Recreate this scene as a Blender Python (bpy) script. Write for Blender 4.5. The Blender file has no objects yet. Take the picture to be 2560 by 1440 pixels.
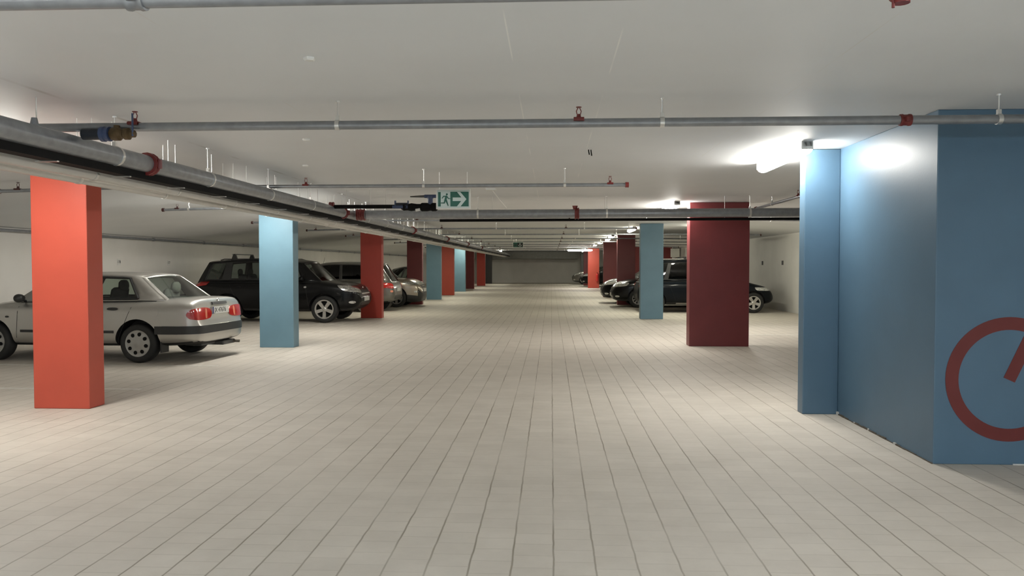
import bpy, bmesh, math, random
import numpy as np
from mathutils import Vector, Matrix
random.seed(7)
SC = bpy.context.scene
C = SC.collection
PI = math.pi

# ------------------------------------------------------------------ camera, world, exposure
cam = bpy.data.cameras.new('camera'); CAM = bpy.data.objects.new('camera', cam); C.objects.link(CAM)
cam.sensor_width = 36.0; cam.lens = 36.0 * 1950 / 2560; cam.clip_end = 300; cam.clip_start = 0.05
CAM.location = (0, 0, 1.5)
CAM.rotation_euler = (math.radians(90 - 1.672), 0, math.radians(2.877))
SC.camera = CAM
W = bpy.data.worlds.new('world'); SC.world = W; W.use_nodes = True
W.node_tree.nodes['Background'].inputs[0].default_value = (0.6, 0.7, 0.8, 1)
W.node_tree.nodes['Background'].inputs[1].default_value = 0.02
SC.view_settings.view_transform = 'Standard'; SC.view_settings.look = 'None'
SC.view_settings.exposure = 0.0; SC.view_settings.gamma = 1.0
SC.view_settings.use_curve_mapping = False
LAMP = 93.0                       # emission of the tube diffusers
LAMP_COL = (1.0, 0.965, 0.895)
LAMP_OLD = (1.0, 0.975, 0.80)         # older, dimmer tubes farther down the lane
FILL_COOL = (0.72, 0.86, 1.0)

# ------------------------------------------------------------------ materials
MATS = {}
def nodes(name):
    m = bpy.data.materials.new(name); m.use_nodes = True
    nt = m.node_tree
    return m, nt, nt.nodes['Principled BSDF']
def mat(name, col, rough=0.5, metal=0.0, coat=0.0, var=0.06, scale=6.0, bump=0.0, bscale=60.0, spec=0.5, coat_rough=0.05):
    if name in MATS: return MATS[name]
    m, nt, p = nodes(name)
    tc = nt.nodes.new('ShaderNodeTexCoord')
    nz = nt.nodes.new('ShaderNodeTexNoise'); nz.inputs['Scale'].default_value = scale; nz.inputs['Detail'].default_value = 5
    nt.links.new(tc.outputs['Object'], nz.inputs['Vector'])
    rp = nt.nodes.new('ShaderNodeValToRGB')
    rp.color_ramp.elements[0].position = 0.3; rp.color_ramp.elements[1].position = 0.7
    rp.color_ramp.elements[0].color = [c * (1 - var) for c in col] + [1]
    rp.color_ramp.elements[1].color = [min(1, c * (1 + var)) for c in col] + [1]
    nt.links.new(nz.outputs['Fac'], rp.inputs['Fac']); nt.links.new(rp.outputs['Color'], p.inputs['Base Color'])
    p.inputs['Roughness'].default_value = rough; p.inputs['Metallic'].default_value = metal
    p.inputs['Coat Weight'].default_value = coat; p.inputs['Coat Roughness'].default_value = coat_rough
    p.inputs['Specular IOR Level'].default_value = spec
    if bump:
        n2 = nt.nodes.new('ShaderNodeTexNoise'); n2.inputs['Scale'].default_value = bscale; n2.inputs['Detail'].default_value = 3
        nt.links.new(tc.outputs['Object'], n2.inputs['Vector'])
        b = nt.nodes.new('ShaderNodeBump'); b.inputs['Strength'].default_value = bump; b.inputs['Distance'].default_value = 0.01
        nt.links.new(n2.outputs['Fac'], b.inputs['Height']); nt.links.new(b.outputs['Normal'], p.inputs['Normal'])
    MATS[name] = m
    return m
def glass(name, tint, refl=0.5):
    if name in MATS: return MATS[name]
    m = bpy.data.materials.new(name); m.use_nodes = True; nt = m.node_tree; nt.nodes.clear()
    out = nt.nodes.new('ShaderNodeOutputMaterial'); mx = nt.nodes.new('ShaderNodeMixShader')
    tr = nt.nodes.new('ShaderNodeBsdfTransparent'); tr.inputs[0].default_value = (*tint, 1)
    gl = nt.nodes.new('ShaderNodeBsdfGlossy'); gl.inputs['Roughness'].default_value = 0.03; gl.inputs[0].default_value = (1, 1, 1, 1)
    lw = nt.nodes.new('ShaderNodeFresnel'); lw.inputs[0].default_value = 1.45
    ml = nt.nodes.new('ShaderNodeMath'); ml.operation = 'MULTIPLY_ADD'; ml.inputs[1].default_value = refl; ml.inputs[2].default_value = 0.02
    nt.links.new(lw.outputs[0], ml.inputs[0]); nt.links.new(ml.outputs[0], mx.inputs[0])
    nt.links.new(tr.outputs[0], mx.inputs[1]); nt.links.new(gl.outputs[0], mx.inputs[2]); nt.links.new(mx.outputs[0], out.inputs[0])
    MATS[name] = m
    return m
def emit(name, col, s):
    if name in MATS: return MATS[name]
    m, nt, p = nodes(name)
    p.inputs['Base Color'].default_value = (0.9, 0.9, 0.88, 1); p.inputs['Roughness'].default_value = 0.4
    p.inputs['Emission Color'].default_value = (*col, 1); p.inputs['Emission Strength'].default_value = s
    MATS[name] = m
    return m

def math_node(nt, op, a, b=None, c=None):
    n = nt.nodes.new('ShaderNodeMath'); n.operation = op
    for i, v in enumerate((a, b, c)):
        if v is None: continue
        if isinstance(v, (int, float)): n.inputs[i].default_value = v
        else: nt.links.new(v, n.inputs[i])
    return n.outputs[0]

def floor_material():
    m, nt, p = nodes('paver_floor')
    tc = nt.nodes.new('ShaderNodeTexCoord'); sp = nt.nodes.new('ShaderNodeSeparateXYZ')
    # slight wobble so that the joints are not ruler straight
    wob = nt.nodes.new('ShaderNodeTexNoise'); wob.inputs['Scale'].default_value = 5.0
    nt.links.new(tc.outputs['Object'], wob.inputs['Vector'])
    mxv = nt.nodes.new('ShaderNodeMixRGB'); mxv.blend_type = 'LINEAR_LIGHT'; mxv.inputs[0].default_value = 0.006
    nt.links.new(tc.outputs['Object'], mxv.inputs[1]); nt.links.new(wob.outputs['Color'], mxv.inputs[2])
    nt.links.new(mxv.outputs[0], sp.inputs[0])
    def joint(src, off, per, half):
        a = math_node(nt, 'SUBTRACT', src, off); a = math_node(nt, 'DIVIDE', a, per); f = math_node(nt, 'FRACT', a)
        f = math_node(nt, 'SUBTRACT', f, 0.5); f = math_node(nt, 'ABSOLUTE', f); f = math_node(nt, 'SUBTRACT', 0.5, f)   # 0 at joint
        f = math_node(nt, 'MULTIPLY', f, per)
        mr = nt.nodes.new('ShaderNodeMapRange'); mr.inputs['From Min'].default_value = half * 0.4; mr.inputs['From Max'].default_value = half * 1.6
        mr.inputs['To Min'].default_value = 1; mr.inputs['To Max'].default_value = 0
        nt.links.new(f, mr.inputs['Value'])
        return mr.outputs[0]
    jx = joint(sp.outputs['X'], 0.2237, 0.21, 0.0045)
    row = math_node(nt, 'FLOOR', math_node(nt, 'DIVIDE', math_node(nt, 'SUBTRACT', sp.outputs['X'], 0.2237), 0.21))
    par = math_node(nt, 'MULTIPLY', math_node(nt, 'MODULO', math_node(nt, 'ABSOLUTE', row), 2.0), 0.0825)
    jy = joint(math_node(nt, 'ADD', sp.outputs['Y'], par), 0.03, 0.165, 0.004)
    patch = nt.nodes.new('ShaderNodeTexNoise'); patch.inputs['Scale'].default_value = 0.9; patch.inputs['Detail'].default_value = 3
    nt.links.new(tc.outputs['Object'], patch.inputs['Vector'])
    pr = nt.nodes.new('ShaderNodeMapRange'); pr.inputs['From Min'].default_value = 0.35; pr.inputs['From Max'].default_value = 0.62
    pr.inputs['To Min'].default_value = 0.35; pr.inputs['To Max'].default_value = 1.0
    nt.links.new(patch.outputs['Fac'], pr.inputs['Value'])
    jx2 = math_node(nt, 'MULTIPLY', jx, pr.outputs[0])
    jy2 = math_node(nt, 'MULTIPLY', math_node(nt, 'MULTIPLY', jy, pr.outputs[0]), 0.27)
    j = math_node(nt, 'MAXIMUM', jx2, jy2)
    # paver to paver tone + grime
    cell = nt.nodes.new('ShaderNodeCombineXYZ')
    nt.links.new(row, cell.inputs[0])
    nt.links.new(math_node(nt, 'FLOOR', math_node(nt, 'DIVIDE', math_node(nt, 'SUBTRACT', math_node(nt, 'ADD', sp.outputs['Y'], par), 0.03), 0.165)), cell.inputs[1])
    wn = nt.nodes.new('ShaderNodeTexWhiteNoise'); wn.noise_dimensions = '2D'; nt.links.new(cell.outputs[0], wn.inputs['Vector'])
    gr = nt.nodes.new('ShaderNodeTexNoise'); gr.inputs['Scale'].default_value = 2.2; gr.inputs['Detail'].default_value = 8; gr.inputs['Roughness'].default_value = 0.7
    nt.links.new(tc.outputs['Object'], gr.inputs['Vector'])
    rp = nt.nodes.new('ShaderNodeValToRGB'); rp.color_ramp.elements[0].position = 0.3; rp.color_ramp.elements[1].position = 0.72
    rp.color_ramp.elements[0].color = (0.492, 0.452, 0.392, 1); rp.color_ramp.elements[1].color = (0.588, 0.544, 0.476, 1)
    mixf = math_node(nt, 'MULTIPLY_ADD', wn.outputs['Value'], 0.12, math_node(nt, 'MULTIPLY', gr.outputs['Fac'], 0.88))
    nt.links.new(mixf, rp.inputs['Fac'])
    mc = nt.nodes.new('ShaderNodeMixRGB'); mc.inputs[2].default_value = (0.20, 0.17, 0.125, 1)
    nt.links.new(math_node(nt, 'MULTIPLY', j, 0.95), mc.inputs[0]); nt.links.new(rp.outputs['Color'], mc.inputs[1])
    nt.links.new(mc.outputs[0], p.inputs['Base Color'])
    p.inputs['Roughness'].default_value = 0.62; p.inputs['Specular IOR Level'].default_value = 0.35
    fine = nt.nodes.new('ShaderNodeTexNoise'); fine.inputs['Scale'].default_value = 140; nt.links.new(tc.outputs['Object'], fine.inputs['Vector'])
    h = math_node(nt, 'SUBTRACT', math_node(nt, 'MULTIPLY', fine.outputs['Fac'], 0.25), j)
    b = nt.nodes.new('ShaderNodeBump'); b.inputs['Strength'].default_value = 0.22; b.inputs['Distance'].default_value = 0.003
    nt.links.new(h, b.inputs['Height']); nt.links.new(b.outputs[0], p.inputs['Normal'])
    return m
def ceiling_material():
    m, nt, p = nodes('ceiling_paint')
    tc = nt.nodes.new('ShaderNodeTexCoord'); sp = nt.nodes.new('ShaderNodeSeparateXYZ'); nt.links.new(tc.outputs['Object'], sp.inputs[0])
    nz = nt.nodes.new('ShaderNodeTexNoise'); nz.inputs['Scale'].default_value = 0.8; nz.inputs['Detail'].default_value = 6
    nt.links.new(tc.outputs['Object'], nz.inputs['Vector'])
    rp = nt.nodes.new('ShaderNodeValToRGB'); rp.color_ramp.elements[0].position = 0.25; rp.color_ramp.elements[1].position = 0.75
    rp.color_ramp.elements[0].color = (0.74, 0.755, 0.765, 1); rp.color_ramp.elements[1].color = (0.80, 0.815, 0.825, 1)
    nt.links.new(nz.outputs['Fac'], rp.inputs['Fac'])
    col = rp.outputs['Color']
    msk = nt.nodes.new('ShaderNodeTexNoise'); msk.inputs['Scale'].default_value = 1.1; nt.links.new(tc.outputs['Object'], msk.inputs['Vector'])
    mk = nt.nodes.new('ShaderNodeMapRange'); mk.inputs['From Min'].default_value = 0.48; mk.inputs['From Max'].default_value = 0.6
    nt.links.new(msk.outputs['Fac'], mk.inputs['Value'])
    for x0, wd, c in ((-0.22, 0.004, (0.95, 0.95, 0.93)), (0.35, 0.004, (0.95, 0.95, 0.93)), (-3.41, 0.02, (0.5, 0.49, 0.46)), (-1.9, 0.004, (0.74, 0.73, 0.7)), (1.6, 0.004, (0.74, 0.73, 0.7))):
        d = math_node(nt, 'ABSOLUTE', math_node(nt, 'SUBTRACT', sp.outputs['X'], x0))
        l = math_node(nt, 'LESS_THAN', d, wd); l = math_node(nt, 'MULTIPLY', math_node(nt, 'MULTIPLY', l, mk.outputs[0]), 0.7)
        mx = nt.nodes.new('ShaderNodeMixRGB'); mx.inputs[2].default_value = (*c, 1)
        nt.links.new(l, mx.inputs[0]); nt.links.new(col, mx.inputs[1]); col = mx.outputs[0]
    nt.links.new(col, p.inputs['Base Color']); p.inputs['Roughness'].default_value = 0.55; p.inputs['Specular IOR Level'].default_value = 0.3
    fn = nt.nodes.new('ShaderNodeTexNoise'); fn.inputs['Scale'].default_value = 3.0; nt.links.new(tc.outputs['Object'], fn.inputs['Vector'])
    b = nt.nodes.new('ShaderNodeBump'); b.inputs['Strength'].default_value = 0.06; b.inputs['Distance'].default_value = 0.02
    nt.links.new(fn.outputs['Fac'], b.inputs['Height']); nt.links.new(b.outputs[0], p.inputs['Normal'])
    return m

M = dict(
    wall=mat('white_wall_paint', (0.72, 0.705, 0.665), 0.7, var=0.04, scale=1.5, bump=0.05, bscale=30),
    orange=mat('orange_paint', (0.45, 0.07, 0.04), 0.5, var=0.04, scale=3, bump=0.04, bscale=80),
    red=mat('red_paint', (0.40, 0.042, 0.024), 0.5, var=0.05, scale=3, bump=0.04, bscale=80),
    wine=mat('wine_red_paint', (0.18, 0.032, 0.034), 0.45, var=0.06, scale=3, bump=0.04, bscale=80),
    teal=mat('blue_paint', (0.135, 0.245, 0.31), 0.45, var=0.05, scale=3, bump=0.04, bscale=80),
    blue=mat('deep_blue_paint', (0.088, 0.162, 0.238), 0.42, var=0.05, scale=2.5, bump=0.05, bscale=60),
    symbol=mat('symbol_red_paint', (0.14, 0.022, 0.02), 0.5, var=0.05),
    galv=mat('galvanised_steel', (0.30, 0.315, 0.335), 0.36, 0.6, var=0.12, scale=14),
    lgrey=mat('light_grey_pvc', (0.55, 0.53, 0.49), 0.35, var=0.04),
    dgrey=mat('dark_grey_sheet', (0.07, 0.07, 0.068), 0.5, var=0.1),
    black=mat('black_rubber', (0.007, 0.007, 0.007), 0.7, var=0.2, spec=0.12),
    trim=mat('black_plastic', (0.022, 0.022, 0.022), 0.45, var=0.1),
    rod=mat('bright_zinc', (0.75, 0.75, 0.73), 0.3, 0.9, var=0.05),
    cred=mat('red_coupling_paint', (0.17, 0.022, 0.02), 0.4, var=0.1),
    cdark=mat('dark_red_fitting', (0.065, 0.022, 0.02), 0.5, var=0.1),
    brass=mat('aged_brass', (0.10, 0.065, 0.03), 0.5, 0.5, var=0.2, scale=25),
    vblue=mat('valve_blue_enamel', (0.04, 0.062, 0.135), 0.4, var=0.08),
    navy=mat('dark_blue_steel', (0.012, 0.016, 0.024), 0.5, 0.2, var=0.1),
    sign=mat('sign_white_acrylic', (0.60, 0.70, 0.68), 0.3, var=0.02),
    green=mat('sign_green', (0.018, 0.12, 0.085), 0.35, var=0.04),
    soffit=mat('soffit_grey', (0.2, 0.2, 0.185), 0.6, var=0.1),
    white=mat('white_plastic', (0.75, 0.75, 0.72), 0.4, var=0.03),
    silver=mat('silver_car_paint', (0.50, 0.485, 0.45), 0.34, 0.75, coat=0.6, var=0.02, scale=3),
    bpaint=mat('black_car_paint', (0.004, 0.0042, 0.0045), 0.3, 0.0, coat=0.4, spec=0.12, var=0.1, scale=3),
    npaint=mat('blue_black_car_paint', (0.004, 0.006, 0.009), 0.4, 0.0, coat=0.15, spec=0.1, var=0.1, scale=3),
    gpaint=mat('grey_car_paint', (0.17, 0.165, 0.15), 0.3, 0.6, coat=0.8, var=0.03, scale=3),
    tpaint=mat('taupe_car_paint', (0.36, 0.31, 0.245), 0.3, 0.7, coat=0.8, var=0.03, scale=3),
    tyre=mat('tyre_rubber', (0.018, 0.018, 0.017), 0.75, var=0.15, scale=20),
    alloy=mat('wheel_alloy', (0.58, 0.57, 0.54), 0.32, 0.8, var=0.05),
    cap=mat('wheel_cover_plastic', (0.40, 0.395, 0.37), 0.35, 0.4, var=0.04),
    chrome=mat('chrome', (0.8, 0.8, 0.8), 0.08, 1.0, var=0.02),
    lens=mat('headlight_lens', (0.62, 0.63, 0.62), 0.12, 0.85, coat=1.0, var=0.5, scale=26),
    tail=mat('tail_light_red', (0.42, 0.02, 0.016), 0.12, coat=1.0, var=0.15, scale=9),
    tailamb=mat('tail_light_pale', (0.75, 0.26, 0.16), 0.12, coat=1.0, var=0.1),
    plate=mat('plate_white', (0.66, 0.66, 0.63), 0.4, var=0.03),
    ink=mat('black_ink', (0.012, 0.012, 0.014), 0.5, var=0.05),
    pblue=mat('plate_blue_band', (0.02, 0.035, 0.14), 0.4, var=0.05),
    seat=mat('seat_fabric', (0.03, 0.032, 0.034), 0.9, var=0.2, scale=30),
    seatl=mat('seat_fabric_light', (0.20, 0.20, 0.18), 0.9, var=0.15, scale=30),
    inter=mat('car_interior', (0.02, 0.02, 0.02), 0.85, var=0.2),
    line=mat('bay_line_paint', (0.60, 0.575, 0.52), 0.6, var=0.12, scale=8),
    extred=mat('extinguisher_red', (0.45, 0.02, 0.015), 0.3, coat=0.4, var=0.04),
    housing=mat('lamp_housing', (0.55, 0.55, 0.54), 0.45, var=0.03),
    filler=mat('pale_filler', (0.6, 0.6, 0.58), 0.7, var=0.1),
    grime=mat('joint_grime', (0.10, 0.085, 0.065), 0.8, var=0.3, scale=20),
    gl_clear=glass('car_glass', (0.62, 0.68, 0.63), 0.8),
    gl_dark=glass('tinted_car_glass', (0.42, 0.46, 0.44), 0.6),
    gl_black=glass('black_car_glass', (0.035, 0.045, 0.045), 0.55),
    lamp=emit('lamp_diffuser', LAMP_COL, LAMP),
    lampo=emit('lamp_diffuser_old', LAMP_OLD, LAMP * 0.62),
    fillc=emit('lamp_diffuser_cool', FILL_COOL, LAMP * 2.0),
)
M['floor'] = floor_material(); M['ceil'] = ceiling_material()

# ------------------------------------------------------------------ builders
class MB:
    def __init__(s): s.bm = bmesh.new()
    def verts(s, pts): return [s.bm.verts.new(p) for p in pts]
    def face(s, vs, mi=0):
        try:
            f = s.bm.faces.new(vs); f.material_index = mi; return f
        except ValueError: return None
    def box(s, x0, x1, y0, y1, z0, z1, mi=0):
        v = s.verts([(x0, y0, z0), (x1, y0, z0), (x1, y1, z0), (x0, y1, z0), (x0, y0, z1), (x1, y0, z1), (x1, y1, z1), (x0, y1, z1)])
        for q in ((3, 2, 1, 0), (4, 5, 6, 7), (0, 1, 5, 4), (1, 2, 6, 5), (2, 3, 7, 6), (3, 0, 4, 7)): s.face([v[i] for i in q], mi)
        return s
    def grid(s, rows, mi=0, closed=False):
        g = [s.verts(r) for r in rows]
        n = len(g[0])
        for a, b in zip(g, g[1:]):
            for i in range(n if closed else n - 1):
                s.face([a[i], a[(i + 1) % n], b[(i + 1) % n], b[i]], mi)
        return g
    def cyl(s, p0, p1, r, n=12, r1=None, cap=True, mi=0):
        p0 = Vector(p0); p1 = Vector(p1); d = (p1 - p0).normalized()
        a = d.orthogonal().normalized(); b = d.cross(a)
        r1 = r if r1 is None else r1
        ring = lambda p, rr: [p + (a * math.cos(2 * PI * i / n) + b * math.sin(2 * PI * i / n)) * rr for i in range(n)]
        g = s.grid([ring(p0, r), ring(p1, r1)], mi, True)
        if cap: s.face(list(reversed(g[0])), mi); s.face(g[1], mi)
        return s
    def tube(s, pts, r, n=8, mi=0):
        pts = [Vector(p) for p in pts]; rows = []; up = None
        for i, p in enumerate(pts):
            d = ((pts[i + 1] if i < len(pts) - 1 else p) - (pts[i - 1] if i else p)).normalized()
            a = d.orthogonal().normalized() if up is None else (up - d * up.dot(d)).normalized()
            up = a; b = d.cross(a)
            rows.append([p + (a * math.cos(2 * PI * k / n) + b * math.sin(2 * PI * k / n)) * r for k in range(n)])
        g = s.grid(rows, mi, True); s.face(list(reversed(g[0])), mi); s.face(g[-1], mi)
        return s
    def lathe(s, prof, o, axis, n=32, mi=0, close=False):
        o = Vector(o); d = Vector(axis).normalized(); a = d.orthogonal().normalized(); b = d.cross(a)
        rows = [[o + d * h + (a * math.cos(2 * PI * i / n) + b * math.sin(2 * PI * i / n)) * r for i in range(n)] for r, h in prof]
        if close: rows.append(rows[0])
        g = s.grid(rows, mi, True)
        if not close:
            if prof[0][0] > 1e-6: s.face(list(reversed(g[0])), mi)
            if prof[-1][0] > 1e-6: s.face(g[-1], mi)
        return s
    def poly(s, pts, depth, mi=0):
        """flat outline (3-D points) pushed out along depth vector"""
        d = Vector(depth); a = s.verts(pts); b = s.verts([Vector(p) + d for p in pts]); n = len(pts)
        s.face(list(reversed(a)), mi); s.face(b, mi)
        for i in range(n): s.face([a[i], a[(i + 1) % n], b[(i + 1) % n], b[i]], mi)
        return s
    def build(s, name, m, parent=None, smooth=0, bevel=0, weld=True):
        if weld: bmesh.ops.remove_doubles(s.bm, verts=s.bm.verts, dist=1e-5)
        bmesh.ops.recalc_face_normals(s.bm, faces=s.bm.faces)
        me = bpy.data.meshes.new(name); s.bm.to_mesh(me); s.bm.free()
        o = bpy.data.objects.new(name, me); C.objects.link(o)
        for k in (m if isinstance(m, (list, tuple)) else [m]): me.materials.append(k)
        if smooth:
            for p in me.polygons: p.use_smooth = True
            me.set_sharp_from_angle(angle=math.radians(smooth))
        if bevel:
            bv = o.modifiers.new('bevel', 'BEVEL'); bv.width = bevel; bv.segments = 2; bv.limit_method = 'ANGLE'
        if parent: o.parent = parent
        return o
def tag(o, label, cat, group=None, kind=None):
    o['label'] = label; o['category'] = cat
    if group: o['group'] = group
    if kind: o['kind'] = kind
    return o
def thing(name, label, cat, loc=(0, 0, 0), rz=0, group=None):
    o = bpy.data.objects.new(name, None); C.objects.link(o); o.empty_display_size = 0.1
    o.location = loc; o.rotation_euler = (0, 0, rz)
    return tag(o, label, cat, group)
def struct(o, label=None):
    o['kind'] = 'structure'
    if label: o['label'] = label
    return o
def dup(root, loc, rz=0, label=None, group=None):
    r = root.copy(); C.objects.link(r); r.location = loc; r.rotation_euler = (0, 0, rz)
    if label: r['label'] = label
    if group: r['group'] = group
    for ch in list(root.children):
        c = ch.copy(); C.objects.link(c); c.parent = r
        for g in list(ch.children):
            d = g.copy(); C.objects.link(d); d.parent = c
    return r
def text_mesh(body, size, name, m, parent, matrix, depth=0.001):
    cu = bpy.data.curves.new(name, 'FONT'); cu.body = body; cu.size = size; cu.align_x = 'CENTER'; cu.align_y = 'CENTER'; cu.extrude = depth
    t = bpy.data.objects.new(name + '_tmp', cu); C.objects.link(t)
    dg = bpy.context.evaluated_depsgraph_get(); me = bpy.data.meshes.new_from_object(t.evaluated_get(dg))
    bpy.data.objects.remove(t); bpy.data.curves.remove(cu)
    me.transform(matrix); me.name = name
    me.materials.clear(); me.materials.append(m)
    o = bpy.data.objects.new(name, me); C.objects.link(o); o.parent = parent
    return o

# ------------------------------------------------------------------ the setting
CZ = 2.66; Y0, Y1 = -8.0, 66.6; XL, XR = -10.2, 7.6
struct(MB().box(XL - .3, XR + .3, Y0 - .3, Y1 + .3, -0.2, 0).build('floor', M['floor']))
def ceil_z(x):
    if x < -5.5: return CZ - (-5.5 - x) * (CZ - 2.2) / 4.7
    if x > 4.4: return CZ - (x - 4.4) * (CZ - 2.51) / 3.2
    return CZ
for nm, xa, xb in (('ceiling', -5.5, 4.4), ('ceiling_left', XL - .3, -5.5), ('ceiling_right', 4.4, XR + .3)):
    mb = MB(); ring = [(xa, ceil_z(xa)), (xb, ceil_z(xb)), (xb, 3.0), (xa, 3.0)]
    mb.grid([[(x, Y0 - .3, z) for x, z in ring], [(x, Y1 + .3, z) for x, z in ring]], 0, True)
    g0 = mb.bm.verts[:]; mb.face(g0[:4]); mb.face(g0[4:])
    struct(mb.build(nm, M['ceil']))
struct(MB().box(XL - .3, XL, Y0 - .3, Y1 + .3, 0, 2.45).build('wall_left', M['wall']))
struct(MB().box(XR, XR + .3, Y0 - .3, Y1 + .3, 0, 2.7).build('wall_right', M['wall']))
struct(MB().box(XL, XR, Y1, Y1 + .3, 0, 2.75).build('wall_far', M['wall']))
struct(MB().box(XL, XR, Y0 - .3, Y0, 0, 2.75).build('wall_behind', M['wall']))
# blue painted block that juts out on the right
struct(MB().box(2.88, XR, 6.0, 8.12, 0, CZ).build('wall_core', M['blue'], bevel=0.006), 'blue painted wall block jutting out on the right')
# ragged sealed joint at its foot
mb = MB(); y = 6.0
while y < 7.94:
    h = 0.006 + random.random() ** 2 * 0.016; d = 0.05 + random.random() * 0.09
    mb.box(2.88 - 0.006 - random.random() * .006, 2.88, y, min(7.95, y + d), 0, h); y += d
struct(mb.build('trim_1', M['grime']))
mb = MB()
for x0, x1, y0, y1, h in ((2.862, 2.88, 7.925, 7.955, .03), (2.87, 2.88, 7.5, 7.53, .012), (2.868, 2.88, 6.62, 6.66, .016), (2.872, 2.88, 7.18, 7.2, .02)):
    mb.box(x0, x1, y0, y1, 0, h)
x = 2.9
while x < 4.2:
    d = 0.06 + random.random() * .16
    if random.random() < .5: mb.box(x, x + d, 5.993, 6.0, 0, 0.006 + random.random() * .008)
    x += d
struct(mb.build('trim_2', M['filler']))
# dark red block at the back right and the dropped soffit in front of the far wall
struct(MB().box(4.85, 7.05, 46, 48.5, 0, CZ - .03).build('wall_back_core', M['wine']), 'dark red wall block behind the parked cars at the back right')
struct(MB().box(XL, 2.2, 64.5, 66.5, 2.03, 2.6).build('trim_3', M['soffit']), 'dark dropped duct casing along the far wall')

# ------------------------------------------------------------------ pillars
def pillar(x0, x1, y0, y1, m, label):
    cx, cy = (x0 + x1) / 2, (y0 + y1) / 2
    zt = min(ceil_z(x0), ceil_z(x1)) - 0.004
    o = MB().box(x0 - cx, x1 - cx, y0 - cy, y1 - cy, 0, zt).build('pillar', m, bevel=0.008)
    o.location = (cx, cy, 0)
    tag(o, label, 'pillar', None, 'thing')
pillar(-5.41, -4.81, 7.87, 8.15, M['orange'], 'bright orange-red pillar in front of the silver sedan')
pillar(-5.31, -4.68, 13.95, 14.25, M['teal'], 'light blue pillar between the silver sedan and the black off-roader')
pillar(-5.40, -4.80, 21.88, 22.16, M['red'], 'red pillar just behind the nose of the black off-roader')
pillar(-5.50, -4.92, 29.55, 29.83, M['wine'], 'dark wine-red pillar behind the taupe car')
pillar(-5.44, -4.80, 33.8, 34.08, M['teal'], 'dim blue pillar between the wine-red pillar and an orange one on the left')
pillar(-5.48, -4.86, 38.8, 39.08, M['orange'], 'far orange pillar squeezed between two blue ones on the left')
pillar(-5.50, -4.88, 44.2, 44.48, M['teal'], 'bright blue pillar far down the left row')
pillar(-5.50, -4.92, 49.6, 49.88, M['wine'], 'dark pillar just past the far bright blue one on the left')
pillar(-5.42, -4.81, 56.7, 56.98, M['red'], 'dull red pillar second from the end of the left row')
pillar(-5.35, -4.83, 63.4, 63.68, M['trim'], 'near-black pillar ending the left row at the far wall')
o = MB().box(-.175, .175, -.08, .08, 0, CZ - .004).build('pillar', M['blue'], bevel=0.008); o.location = (2.705, 8.04, 0)
tag(o, 'narrow blue pillar against the blue wall under the near lamp', 'pillar', None, 'thing')
pillar(2.55, 3.64, 14.55, 14.85, M['wine'], 'wide dark wine-red pillar on the right in front of the dark van')
pillar(2.48, 3.11, 21.85, 22.15, M['teal'], 'blue pillar on the right between the black sedan and the dark van')
pillar(2.50, 3.17, 29.68, 29.98, M['wine'], 'dark red pillar rising behind the nearer black sedan')
pillar(2.46, 3.10, 37.0, 37.3, M['wine'], 'dark red pillar left of its twin, above the second black sedan')
pillar(2.42, 3.16, 51.6, 51.9, M['orange'], 'orange pillar with the fire extinguisher at the far right')
pillar(2.40, 3.0, 58.0, 58.3, M['wine'], 'wine-red pillar mostly hidden behind the far orange pillar')
pillar(2.38, 2.9, 63.0, 63.3, M['dgrey'], 'dark pillar beside the far end wall on the right')

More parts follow.
